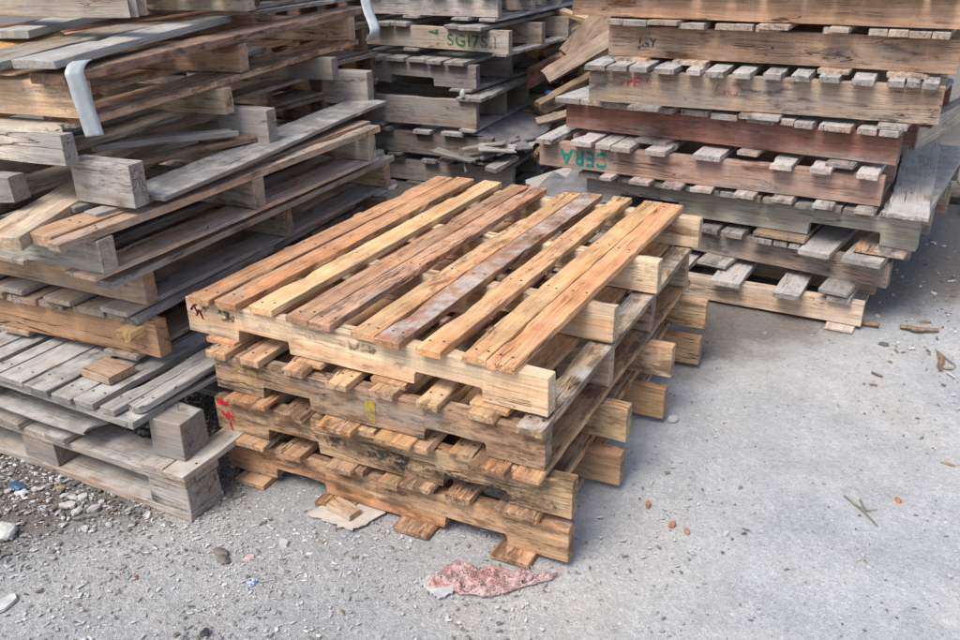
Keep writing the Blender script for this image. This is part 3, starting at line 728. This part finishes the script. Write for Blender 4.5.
lettering('stencilled_letters', 'SGI7S.I', .088, s, PAINT_GREEN, (.237, -.0242, -.034), False, 1.12, 1.12, .0015)
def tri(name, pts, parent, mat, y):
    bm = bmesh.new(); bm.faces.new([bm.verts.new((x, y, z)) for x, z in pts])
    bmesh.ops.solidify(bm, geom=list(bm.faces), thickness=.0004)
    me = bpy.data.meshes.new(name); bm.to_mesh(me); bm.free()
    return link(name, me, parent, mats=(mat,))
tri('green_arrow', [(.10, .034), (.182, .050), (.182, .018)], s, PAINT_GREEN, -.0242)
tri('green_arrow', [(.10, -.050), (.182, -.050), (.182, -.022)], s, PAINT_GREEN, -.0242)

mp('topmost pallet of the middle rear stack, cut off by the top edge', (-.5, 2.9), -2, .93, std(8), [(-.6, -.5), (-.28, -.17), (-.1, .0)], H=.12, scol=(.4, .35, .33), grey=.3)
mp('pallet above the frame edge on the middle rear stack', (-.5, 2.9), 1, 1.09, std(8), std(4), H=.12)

# torn curled boards and rubble between the middle and right stacks
SHEET = simple('warped_grey_plywood', (.17, .165, .175), .8, 0, 14, .3, .5, .004)
def sheet(label, corners, n=14, amp=.03, t=.006, seed=1, name='warped_sheet', mat=None, cat='plywood sheet', rag=.04, zc=0.):
    """thin bent board: corners a,b,c,d (a-b near edge, d-c far edge)"""
    a, b, c, d = [Vector(v) for v in corners]
    bm = bmesh.new(); V = []
    for j_ in range(n + 1):
        v = j_ / n; row = []
        for i in range(n + 1):
            u = i / n
            p = (a * (1 - u) + b * u) * (1 - v) + (d * (1 - u) + c * u) * v
            p.z += amp * mn.noise(Vector((u * 2.2, v * 2.2, seed * 3.3))) + zc * math.sin(PI * u)
            if j_ == 0: p += (a - d).normalized() * rag * mn.noise(Vector((u * 12, seed, 0)))
            if i == n: p += (b - a).normalized() * rag * mn.noise(Vector((v * 9, seed, 5)))
            row.append(bm.verts.new(p))
        V.append(row)
    for j_ in range(n):
        for i in range(n):
            bm.faces.new((V[j_][i], V[j_][i + 1], V[j_ + 1][i + 1], V[j_ + 1][i]))
    bmesh.ops.recalc_face_normals(bm, faces=bm.faces)
    bmesh.ops.solidify(bm, geom=list(bm.faces), thickness=t)
    me = bpy.data.meshes.new(name); bm.to_mesh(me); bm.free()
    return tag(link(name, me, mats=(mat or SHEET,)), label, cat)
sheet('dark bent plywood sheet sticking out of the right side of the middle stack', [(-.66, 2.73, .350), (-.32, 2.80, .250), (-.36, 3.75, .34), (-.70, 3.75, .345)], amp=.03, seed=4, rag=.09)
sheet('cracked curled grey board at the front of the middle stack', [(-.78, 2.66, .190), (-.38, 2.70, .245), (-.40, 2.95, .300), (-.80, 2.95, .215)], amp=.03, seed=8, rag=.05, t=.01)
plank('split grey slat over the curled board of the middle stack', (-.62, 2.67, .262), (-.37, 2.74, .30), .05, .012, name='loose_slat', cat='slat', col=MG, grey=.9, ragL=.03, ragR=.03, warp=.01)
plank('short grey stub hanging off the low corner of the middle stack', (-.43, 2.64, .165), (-.38, 2.83, .20), .08, .025, name='board_stub', cat='board', col=(.36, .34, .33), grey=1., ragL=.01)
sheet('grey tarp like slab leaning on the ground between middle and right stacks', [(-.20, 2.55, .01), (.02, 2.50, .02), (.08, 2.78, .13), (-.14, 2.85, .12)], amp=.05, seed=11, name='slab', cat='slab')
sheet('blue grey torn board under the stencilled pallet of the right stack', [(.02, 2.45, .12), (.28, 2.35, .10), (.32, 2.75, .22), (.02, 2.75, .20)], amp=.04, seed=15, rag=.08)
sheet('bent grey scrap board low beside the right stack', [(.12, 2.3, .02), (.38, 2.22, .04), (.42, 2.55, .10), (.16, 2.6, .08)], amp=.04, seed=17, rag=.06)
DB = (.30, .19, .115)
G6 = 'loose boards heaped between the middle and right stacks'
heap = [
 ('brown beam running up to the right, top of the heap between the rear stacks', (-.60, 3.55, .73), (-.52, 4.15, .84), .09, .05, DB),
 ('lighter brown beam just under the top beam of the heap', (-.56, 3.45, .675), (-.46, 4.1, .80), .07, .045, (.40, .27, .15)),
 ('long dark reddish beam sloping across the heap', (-.46, 3.2, .565), (-.30, 4.1, .72), .03, .12, (.2, .11, .08)),
 ('thin pale slat between the beams of the heap', (-.50, 3.5, .66), (-.36, 3.95, .79), .03, .03, (.45, .34, .22)),
 ('short board leaning to the right below the brown beams', (-.20, 3.12, .72), (-.10, 3.45, .93), .10, .022, (.28, .20, .14)),
 ('pale board leaning on the right stack at the edge of the heap', (-.27, 3.0, .62), (.05, 3.3, .83), .10, .02, (.27, .21, .16)),
 ('thin upright slat at the back of the heap', (-.62, 4.0, .74), (-.82, 4.4, .95), .05, .02, (.2, .14, .1)),
 ('stick lying across the lower part of the heap', (-.36, 3.1, .44), (-.12, 3.6, .60), .05, .03, (.33, .23, .15)),
 ('low dark board at the bottom of the heap', (-.45, 3.3, .36), (-.2, 4.2, .50), .12, .025, (.18, .12, .09)),
 ('short pale stub crossing the top of the heap', (-.55, 3.75, .90), (-.22, 3.55, .86), .05, .03, (.42, .31, .2)),
 ('brown board lying deep inside the heap', (-.5, 3.5, .30), (-.1, 4.0, .38), .12, .03, (.22, .14, .09)),
 ('grey board end at the foot of the heap', (-.3, 2.95, .16), (-.1, 3.5, .3), .10, .02, (.25, .22, .2)),
 ('dark slanting rail behind the heap', (-.7, 4.3, .6), (.1, 4.1, .95), .08, .04, (.2, .13, .09)),
 ('dark cross rail low behind the heap', (-.6, 4.2, .35), (.2, 3.9, .65), .08, .04, (.18, .12, .09)),
 ('broken batten pointing left at the edge of the right stack', (-.10, 2.9, .52), (.22, 3.2, .60), .06, .025, (.3, .22, .16)),
 ('small split batten under the leaning pale board', (-.25, 2.85, .40), (.1, 3.1, .50), .05, .02, (.27, .19, .14)),
]
for i, (lab, a, b, w, t, c) in enumerate(heap):
    plank(lab, a, b, w, t, group=G6, name='heaped_board', cat='board', roll=(-.5, .3, .2, .5, .9, .7, 0, .3, .4, .2, .1, .5, .2, .1, .4, .6)[i], col=c, grey=.1, stain=.3, ragL=.01, ragR=.02, warp=.004)
rh = random.Random(12)
for i in range(12):
    x, y, z = rh.uniform(-.75, .1), rh.uniform(3.2, 4.1), rh.uniform(.15, .75)
    a_ = rh.uniform(-.6, 1.6); l_ = rh.uniform(.25, .5)
    plank('%s scrap board buried in the %s of the dark heap' % (['thin', 'wide', 'short', 'long', 'split', 'narrow', 'crooked', 'dusty', 'dark', 'reddish', 'pale', 'stubby'][i], 'upper part' if z > .45 else 'lower part'),
          (x - math.cos(a_) * l_, y - math.sin(a_) * l_, z + rh.uniform(-.12, .05)), (x + math.cos(a_) * l_, y + math.sin(a_) * l_, z + rh.uniform(-.02, .18)), rh.uniform(.04, .12), rh.uniform(.015, .04), group=G6, name='heaped_board', cat='board', roll=rh.uniform(-.9, .9), col=(.30 * rh.uniform(.6, 1.3), .2 * rh.uniform(.7, 1.2), .13), grey=.1, stain=.3, ragL=.02, ragR=.02, warp=.006)
for i, (lab, a, b, w_, t_) in enumerate([
    ('cracked slat draped over the lower front of the middle stack', (-.80, 2.66, .245), (-.50, 2.62, .215), .06, .012),
    ('curled grey veneer strip at the corner of the middle stack', (-.52, 2.66, .285), (-.33, 2.78, .27), .07, .008),
    ('thin splinter hanging down the middle stack', (-.62, 2.64, .27), (-.57, 2.62, .13), .02, .012),
    ('broken panel edge on the right side of the middle stack', (-.34, 2.85, .235), (-.42, 3.5, .32), .07, .012),
    ('grey slab piece on the ground in front of the heap', (-.25, 2.75, .04), (-.05, 2.95, .10), .16, .03),
    ('second slab piece tilted against the right stack foot', (.05, 2.6, .05), (.25, 2.9, .12), .14, .03)]):
    plank(lab, a, b, w_, t_, name='scrap_strip', cat='scrap board', roll=(.2, .4, 1.2, .3, .4, -.3)[i], col=(.27, .26, .26), grey=1., stain=.1, ragL=.03, ragR=.03, warp=.012)
def blob(name, loc, size, mat, seed, label, cat, group=None, rz=0, rough=.35, sub=2):
    bm = bmesh.new()
    bmesh.ops.create_icosphere(bm, subdivisions=sub, radius=1)
    for v in bm.verts:
        n = mn.noise(v.co * 1.3 + Vector((seed * 7.1, 0, 0))); n2 = mn.noise(v.co * 3.1 + Vector((0, seed * 5.3, 0)))
        v.co *= 1 + rough * n + rough * .4 * n2
        v.co.x *= size[0]; v.co.y *= size[1]; v.co.z = max(v.co.z, -.55) * size[2]
    me = bpy.data.meshes.new(name); bm.to_mesh(me); bm.free()
    return tag(link(name, me, None, loc, (0, 0, rz), (mat,)), label, cat, group)
blob('plastic_cap', (-.395, 3.35, .46), (.028, .028, .022), simple('blue_cap', (.01, .12, .35), .4), 3, 'small bright blue plastic cap on the sheet of the middle stack', 'cap', rough=.1)
blob('foam_scrap', (-.62, 2.70, .555), (.016, .016, .026), STONE['white'], 5, 'white foam scrap stuck in the middle rear stack', 'foam scrap')

# background stacks behind (dark, seen through the gaps)
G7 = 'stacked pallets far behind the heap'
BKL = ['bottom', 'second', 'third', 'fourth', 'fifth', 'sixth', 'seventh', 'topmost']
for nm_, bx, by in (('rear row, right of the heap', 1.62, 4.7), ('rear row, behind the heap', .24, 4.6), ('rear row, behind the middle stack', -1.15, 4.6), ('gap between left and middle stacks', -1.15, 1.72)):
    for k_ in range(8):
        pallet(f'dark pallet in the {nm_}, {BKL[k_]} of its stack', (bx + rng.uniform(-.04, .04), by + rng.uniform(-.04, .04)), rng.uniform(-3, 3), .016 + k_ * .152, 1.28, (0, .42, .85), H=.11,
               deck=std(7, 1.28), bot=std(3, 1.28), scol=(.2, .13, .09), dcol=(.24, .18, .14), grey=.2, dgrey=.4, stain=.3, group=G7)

# debris by the right edge
plank('pale plank leaning towards the right edge behind the right stack', (1.62, 2.55, .545), (1.84, 3.1, .62), .05, .10, name='leaning_plank', cat='plank', col=(.42, .35, .27), grey=.5)
plank('brown batten lying behind the leaning plank at the right edge', (1.64, 3.3, .30), (2.1, 3.3, .34), .08, .05, name='batten', cat='batten', col=(.32, .22, .16), grey=.3)
PALEB = simple('pale_concrete_block', (.52, .51, .49), .85, 0, 12, .12, .4, .003)
def cblock(label, loc, size, rz, name='concrete_block'):
    bm = bmesh.new(); bmesh.ops.create_cube(bm, size=1)
    for v in bm.verts: v.co = Vector((v.co.x * size[0], v.co.y * size[1], v.co.z * size[2]))
    bmesh.ops.bevel(bm, geom=list(bm.edges), offset=.006, segments=2, affect='EDGES')
    bmesh.ops.subdivide_edges(bm, edges=list(bm.edges), cuts=2, use_grid_fill=True)
    for v in bm.verts: v.co += Vector((mn.noise(v.co * 20), mn.noise(v.co * 20 + Vector((9, 0, 0))), mn.noise(v.co * 20 + Vector((0, 9, 0))))) * .004
    me = bpy.data.meshes.new(name); bm.to_mesh(me); bm.free()
    return tag(link(name, me, None, loc, (0, 0, R(rz)), (PALEB,)), label, 'concrete block')
cblock('pale concrete block near the right edge behind the right stack', (2.08, 4.0, .10), (.45, .3, .2), 10)
cblock('smaller pale block lower down at the right edge', (1.99, 3.42, .05), (.2, .14, .1), -12)
for i, (lab, x, y, z, m, s) in enumerate([('dark rubbish lump behind the right stack', 1.93, 3.75, .05, 'black', .07), ('pale rubbish lump behind the right stack', 2.0, 3.6, .18, 'white', .05), ('brown clod behind the right stack', 1.84, 3.62, .04, 'brown', .07), ('bluish rubbish scrap behind the right stack', 2.05, 3.8, .24, 'blue', .04), ('second dark lump beside the pale concrete block', 2.2, 3.7, .05, 'black', .08)]):
    blob('rubbish', (x, y, z), (s, s * .8, s * .7), STONE[m], 30 + i, lab, 'rubbish', 'rubbish heap at the right edge')
rr = random.Random(5)

# ================================================================== small things on the ground
def slab_stone(name, loc, size, mat, seed, label, cat, group=None, n=9, tilt=(0, 0)):
    """flat irregular shard with real thickness"""
    r = random.Random(seed); bm = bmesh.new()
    top, bot = [], []
    a0 = r.uniform(0, 6)
    for i in range(n):
        t = a0 + (i + r.uniform(-.3, .3)) / n * 2 * PI
        k = r.uniform(.72, 1)
        x, y = math.cos(t) * size[0] * k, math.sin(t) * size[1] * k
        top.append(bm.verts.new((x * .93, y * .93, size[2] * r.uniform(.85, 1.1)))); bot.append(bm.verts.new((x, y, -.002)))
    bm.faces.new(top); bm.faces.new(list(reversed(bot)))
    for i in range(n): bm.faces.new((bot[i], bot[(i + 1) % n], top[(i + 1) % n], top[i]))
    bmesh.ops.recalc_face_normals(bm, faces=bm.faces)
    bmesh.ops.bevel(bm, geom=[e for e in bm.edges], offset=min(size) * .06, segments=1, affect='EDGES')
    me = bpy.data.meshes.new(name); bm.to_mesh(me); bm.free()
    return tag(link(name, me, None, loc, (tilt[0], tilt[1], r.uniform(0, 6)), (mat,)), label, cat, group)
GS = 'stones and shards on the ground'
slab_stone('flat_stone', (.018, -.700, 0), (.022, .04, .006), STONE['white'], 3, 'flat pale shard at the lower left edge of the picture', 'stone', GS).rotation_euler.z = .2
blob('round_stone', (-.212, -.532, .012), (.034, .028, .018), STONE['white'], 9, 'rounded pale rock at the left edge', 'stone', GS)
for i, (x, y, s, lab) in enumerate([(-.188, -.376, .013, 'white pebble leftmost of the pale chips by the left stack'), (-.195, -.338, .016, 'pale chip nearest the left stack corner'), (-.165, -.325, .024, 'largest pale shard in the group beside the left stack'), (-.165, -.368, .026, 'broad white shard in front of the left stack'), (-.128, -.385, .018, 'pointed pale shard in front of the left stack'), (-.09, -.35, .028, 'wide grey shard beside the thin stick'), (-.045, -.42, .016, 'pale shard at the lower end of the thin stick'), (-.10, -.318, .014, 'small shard near the block pallet foot'), (-.32, -.36, .014, 'small white pebble further left by the old stack')]):
    slab_stone('pale_shard', (x, y, 0), (s * .85, s * .62, s * .28), STONE['white'] if i not in (5,) else STONE['gravel'], 40 + i, lab, 'stone', GS)
slab_stone('pink_shard', (.422, -.317, 0), (.012, .02, .004), STONE['pink'], 12, 'dull pink curved shard in front of the centre stack', 'shard', GS)
slab_stone('white_pebble', (.465, -.235, 0), (.018, .013, .009), STONE['white'], 13, 'white pebble between the pink shard and centre stack', 'stone', GS)
blob('dark_clod', (.372, -.355, .004), (.018, .014, .010), STONE['gravel_dark'], 14, 'dark grey clod left of the pink shard', 'clod', GS)
blob('dark_clod', (.345, -.335, .004), (.022, .012, .009), STONE['gravel_dark'], 15, 'longer dark clod uphill of the other one', 'clod', GS)
blob('black_stone', (.509, -.562, .004), (.010, .012, .008), STONE['black'], 16, 'black stone near the bottom edge', 'stone', GS)
blob('blue_plastic_scrap', (-.373, -.374, .004), (.03, .016, .008), STONE['blue'], 17, 'crumpled dark blue plastic scrap by the left stack', 'plastic scrap')
slab_stone('orange_chip', (.22, -.496, 0), (.007, .006, .004), STONE['brick'], 18, 'tiny orange chip in the left foreground gravel', 'chip', GS)
slab_stone('white_shard', (1.167, .787, 0), (.024, .016, .008), STONE['white'], 19, 'white plastic shard beside the right side of centre stack', 'shard', GS)
slab_stone('grey_shard', (1.45, .301, 0), (.011, .009, .006), STONE['white'], 20, 'pale grey chip right of the brick fragments', 'chip', GS)
GB6 = 'orange brick fragments on the concrete'
for i, (x, y, s, lab) in enumerate([(1.237, .332, .015, 'orange brick fragment nearest the centre stack'), (1.319, .277, .014, 'orange brick fragment in the middle of the three'), (1.360, .268, .012, 'orange brick fragment rightmost of the three'), (1.825, .644, .013, 'orange brick fragment alone at the right side')]):
    slab_stone('brick_fragment', (x, y, 0), (s, s * .6, s * .5), STONE['brick'], 60 + i, lab, 'brick fragment', GB6)
# blue and white tile fragment with its mottled pattern
k = NT('blue_white_tile'); tcn = k.n('ShaderNodeTexCoord')
k.set(k.b.inputs['Base Color'], k.mix(k.ss(k.noise(tcn.outputs['Object'], 210, 2, .5), .48, .53), (.60, .64, .68, 1), (.06, .14, .34, 1))); k.b.inputs['Roughness'].default_value = .3
slab_stone('tile_fragment', (.49, -.385, 0), (.018, .014, .004), k.m, 21, 'blue and white patterned tile fragment in the foreground gravel', 'tile', GS, n=5)

def twig(label, pts, r0, mat, name='twig', cat='twig'):
    bm = bmesh.new(); rings = []
    r = random.Random(len(label)); pts = [Vector(p) for p in pts]
    P_ = []
    for a, b in zip(pts, pts[1:]):
        for i in range(4): P_.append(a.lerp(b, i / 4) + Vector((r.uniform(-1, 1), r.uniform(-1, 1), r.uniform(-.3, .5))) * r0 * .5)
    P_.append(pts[-1])
    d = (pts[-1] - pts[0]).normalized(); sd = d.cross(Vector((0, 0, 1))).normalized(); upv = sd.cross(d)
    for i, p in enumerate(P_):
        rad = r0 * (1 - .6 * abs(i / (len(P_) - 1) - .35)) * r.uniform(.8, 1.15)
        rings.append([bm.verts.new(p + (sd * math.cos(t * PI / 3) * 1.3 + upv * math.sin(t * PI / 3)) * rad) for t in range(6)])
    for a, b in zip(rings, rings[1:]):
        for j_ in range(6): bm.faces.new((a[j_], a[(j_ + 1) % 6], b[(j_ + 1) % 6], b[j_]))
    bm.faces.new(rings[0]); bm.faces.new(list(reversed(rings[-1])))
    bmesh.ops.recalc_face_normals(bm, faces=bm.faces)
    me = bpy.data.meshes.new(name); bm.to_mesh(me); bm.free()
    return tag(link(name, me, mats=(mat,)), label, cat)
BARK = simple('dry_bark', (.22, .15, .10), .9, 0, 50, .4, .6, .002)
BARKG = simple('grey_bark', (.2, .18, .15), .9, 0, 50, .4, .6, .002)
twig('thin grey stick among the pale shards at the left', [(-.10, -.41, .006), (-.06, -.37, .008), (-.03, -.33, .006)], .003, BARKG)
twig('broken brown stick on the ground right of the right stack', [(1.735, 1.80, .01), (1.79, 1.79, .012), (1.86, 1.83, .01)], .010, BARK)
twig('short brown stick lying below the broken one at the right', [(1.875, 1.63, .006), (1.885, 1.50, .006)], .008, BARK)
twig('dark splinter against the foot of the right stack', [(1.61, 1.78, .01), (1.66, 1.77, .012)], .012, BARK)
twig('olive twig on the open concrete at right', [(1.695, .60, .004), (1.745, .555, .006), (1.79, .50, .004)], .0024, simple('olive_twig', (.22, .20, .13), .9))
twig('small forked bit crossing the olive twig', [(1.735, .60, .005), (1.755, .55, .006), (1.78, .57, .005)], .003, BARKG)
twig('thin grey wire like twig near the right edge', [(1.86, 1.66, .004), (1.93, 1.55, .004)], .003, BARKG)

# cardboard scrap and offcut under the centre stack
CARD = simple('dusty_cardboard', (.46, .42, .37), .9, 0, 30, .12, .3, .001)
c_ = sheet('torn dusty cardboard piece on the ground before the centre stack', [(.445, -.115, .006), (.60, -.125, .008), (.64, .02, .006), (.49, .05, .005)], amp=.006, seed=21, t=.002, name='cardboard', mat=CARD, cat='cardboard', rag=.02)
plank('small wood offcut lying on the cardboard', (.487, -.058, .018), (.575, -.075, .018), .045, .018, name='wood_offcut', cat='offcut', col=(.44, .31, .2), grey=.3)
sheet('thin pale paper scrap left of the pink mesh bag', [(.845, -.205, .003), (.92, -.235, .003), (.95, -.17, .003), (.87, -.15, .003)], amp=.003, seed=24, t=.001, name='paper_scrap', mat=simple('grey_paper', (.44, .45, .46), .9), cat='paper', rag=.01)

# pink net bag
def net_bag():
    k = NT('pink_plastic_net')
    tc = k.n('ShaderNodeTexCoord')
    n = k.noise(tc.outputs['Object'], 26, 5, .65)
    n2 = k.noise(tc.outputs['Object'], 120, 3, .6)
    c = k.mix(k.ss(n, .36, .56), (.42, .19, .18, 1), (.48, .34, .32, 1))
    c = k.mix(k.ss(n2, .5, .65, 0, .5), c, (.45, .43, .42, 1))
    k.set(k.b.inputs['Base Color'], c)
    k.b.inputs['Roughness'].default_value = .55
    k.set(k.b.inputs['Normal'], k.bump(n2, .5, .002))
    vn = k.n('ShaderNodeTexVoronoi', {'Vector': tc.outputs['Object'], 'Scale': 190.0}, feature='DISTANCE_TO_EDGE')
    net = k.ss(vn.outputs['Distance'], .10, .17, 1, 0)
    fold = k.ss(k.noise(k.vm('MULTIPLY', tc.outputs['Object'], (16, 30, 30)), 1, 4, .6, 1.2), .50, .60)
    k.set(k.b.inputs['Alpha'], k.math('MAXIMUM', net, fold))
    bm = bmesh.new()
    N, M = 70, 34; V = []
    # outline as centre line with half widths, from the left end to the gathered right end
    cl = [(.880, -.160, .048), (.915, -.150, .062), (.965, -.140, .068), (1.02, -.125, .064), (1.065, -.100, .050), (1.095, -.070, .030), (1.13, -.040, .016)]
    def at(t):
        f = t * (len(cl) - 1); i = min(int(f), len(cl) - 2); u = f - i
        return [cl[i][q_] * (1 - u) + cl[i + 1][q_] * u for q_ in range(3)]
    for i in range(N + 1):
        t = i / N; x, y, w = at(t); row = []
        w *= 1 + .45 * mn.noise(Vector((t * 6, 0, 0))) + .2 * mn.noise(Vector((t * 19, 0, 3)))
        for j_ in range(M + 1):
            s_ = j_ / M * 2 - 1
            px_, py_ = x + s_ * w * .25, y + s_ * w * .86
            ridge = abs(mn.noise(Vector((t * 7, s_ * 2.2, 1)))) ; ridge2 = abs(mn.noise(Vector((t * 17, s_ * 6, 2))))
            h = .0035 + 0.060 * max(0, .5 - ridge * 2.8) + .016 * max(0, .5 - ridge2 * 1.6) + .004 * mn.noise(Vector((t * 40, s_ * 16, 4)))
            h *= (1 - abs(s_) ** 6 * .8) * min(1, w / .06) * .62
            e = .004 * mn.noise(Vector((t * 30, s_ * 3, 9)))
            row.append(bm.verts.new((px_ + e, py_ + e, max(h, .0015))))
        V.append(row)
    for i in range(N):
        for j_ in range(M): bm.faces.new((V[i][j_], V[i + 1][j_], V[i + 1][j_ + 1], V[i][j_ + 1]))
    bmesh.ops.recalc_face_normals(bm, faces=bm.faces)
    bmesh.ops.solidify(bm, geom=list(bm.faces), thickness=.001)
    me = bpy.data.meshes.new('net_bag'); bm.to_mesh(me); bm.free()
    for p in me.polygons: p.use_smooth = True
    tag(link('net_bag', me, mats=(k.m,)), 'crumpled dusty pink plastic bag at the front corner of the centre stack', 'bag')
net_bag()

# ------------------------------------------------------------------ gravel and grit: countless, one object per kind of grain
def scatter(name, label, n, sampler, smin, smax, mats, weights, seed, flat=.55, long=1.6):
    r = random.Random(seed)
    verts, faces, mi = [], [], []
    base = bmesh.new(); bmesh.ops.create_icosphere(base, subdivisions=1, radius=1)
    bv = [v.co.copy() for v in base.verts]; bf = [[v.index for v in f.verts] for f in base.faces]; base.free()
    cnt = 0
    while cnt < n:
        q_ = sampler(r)
        if q_ is None: continue
        x, y, z = q_
        s_ = smin + (smax - smin) * r.random() ** 4
        sx_, sy_, sz_ = s_ * r.uniform(.7, long), s_ * r.uniform(.6, 1), s_ * r.uniform(.3, 1) * flat * 1.4
        rot = Matrix.Rotation(r.uniform(0, 6.28), 3, 'Z') @ Matrix.Rotation(r.uniform(-.3, .3), 3, 'X')
        o_ = len(verts)
        m_ = r.choices(range(len(mats)), weights)[0]
        for v in bv:
            k_ = r.uniform(.7, 1.15)
            w = rot @ Vector((v.x * sx_ * k_, v.y * sy_ * k_, v.z * sz_ * k_))
            verts.append((w.x + x, w.y + y, w.z + z + sz_ * .25))
        for f in bf: faces.append([o_ + a for a in f]); mi.append(m_)
        cnt += 1
    me = bpy.data.meshes.new(name); me.from_pydata(verts, [], faces)
    me.polygons.foreach_set('material_index', mi); me.update()
    return tag(link(name, me, mats=mats), label, None, None, 'stuff')
def s_fore(r):
    x = r.uniform(-.9, 2.1); y = r.uniform(-1.0, .6)
    d = math.exp(-max(0, x - .3) * 1.5) * math.exp(-max(0, y + .2) * 1.2)
    d *= .25 + 1.5 * max(0, .5 + 1.3 * mn.noise(Vector((x * 5, y * 5, 2))))
    return (x, y, 0) if r.random() < d else None
def s_left(r):
    x = .25 - abs(r.gauss(0, .75)); y = r.uniform(-1.1, .25)
    return (x, y, 0) if (-x + .75 * y + r.uniform(-.15, .15)) > -.27 else None
def s_all(r):
    return (r.uniform(-.6, 3.2), r.uniform(-1, 4.5), 0)
def s_back(r):
    x, y = r.uniform(-1.3, .9), r.uniform(2.1, 4.5)
    return (x, y, 0)
def s_right(r):
    x, y = r.gauss(1.95, .22), r.gauss(2.1, .7)
    return (x, y, 0)
MG_ = (STONE['gravel'], STONE['gravel_pale'], STONE['gravel_dark'], STONE['chips'])
scatter('gravel', 'fine grey gravel and cement crumbs over the foreground concrete', 22000, s_fore, .0009, .0062, MG_, (8, 2, 1.6, .5), 1, .35, 2.2)
scatter('gravel', 'dark soil and gravel beside the left stack', 9500, s_left, .0015, .011, MG_, (4, .25, 7, .4), 2, .5, 2.0)
scatter('grit', 'sparse grit and wood crumbs over the open concrete', 6000, s_all, .0008, .0048, MG_, (3, 3, 4, 2), 3)
scatter('rubble', 'loose rubble between the rear stacks', 900, s_back, .006, .04, MG_, (4, 1, 5, 4), 4)
scatter('grit', 'wood splinters and grit right of the right stack', 500, s_right, .002, .012, MG_, (1, 3, 3, 4), 5, long=3)

# ================================================================== light, sky, camera
w = bpy.data.worlds.new('World'); scn.world = w; w.use_nodes = True
nt = w.node_tree
bg = nt.nodes['Background']
sky = nt.nodes.new('ShaderNodeTexSky'); sky.sky_type = 'NISHITA'; sky.sun_disc = False
EL, AZ = R(56), R(-168)      # sun direction: elevation, azimuth measured from +Y clockwise
sky.sun_elevation = EL; sky.sun_rotation = AZ
sky.air_density = 1.0; sky.dust_density = 3.0; sky.ozone_density = .6
nt.links.new(sky.outputs[0], bg.inputs[0]); bg.inputs[1].default_value = .098
sl = bpy.data.lights.new('sun', 'SUN'); sl.energy = 1.5; sl.angle = R(26); sl.color = (1, .95, .87)
so = bpy.data.objects.new('sun', sl); COL.objects.link(so)
d = Vector((math.sin(AZ) * math.cos(EL), math.cos(AZ) * math.cos(EL), math.sin(EL)))
so.rotation_euler = d.to_track_quat('Z', 'Y').to_euler(); so.location = d * 10

cam = bpy.data.cameras.new('camera'); co = bpy.data.objects.new('camera', cam); COL.objects.link(co)
cam.sensor_width = 36; cam.lens = 895.47 / 960 * 36; cam.clip_end = 300; cam.clip_start = .02
Rt = Vector((.88363211, .46779612, -.01900224)); Up = Vector((-.17871791, .37454256, .90982294)); Fw = Vector((-.43272879, .80055272, -.41456138))
M = Matrix((( Rt.x, Up.x, -Fw.x, 1.78722), (Rt.y, Up.y, -Fw.y, -1.6093), (Rt.z, Up.z, -Fw.z, 1.45062), (0, 0, 0, 1)))
co.matrix_world = M
scn.camera = co
scn.view_settings.view_transform = 'Standard'; scn.view_settings.look = 'None'
scn.view_settings.exposure = 1.08; scn.view_settings.gamma = 1; scn.view_settings.use_curve_mapping = False
scn.render.resolution_x = 1024; scn.render.resolution_y = 683
scn.cycles.max_bounces = 6
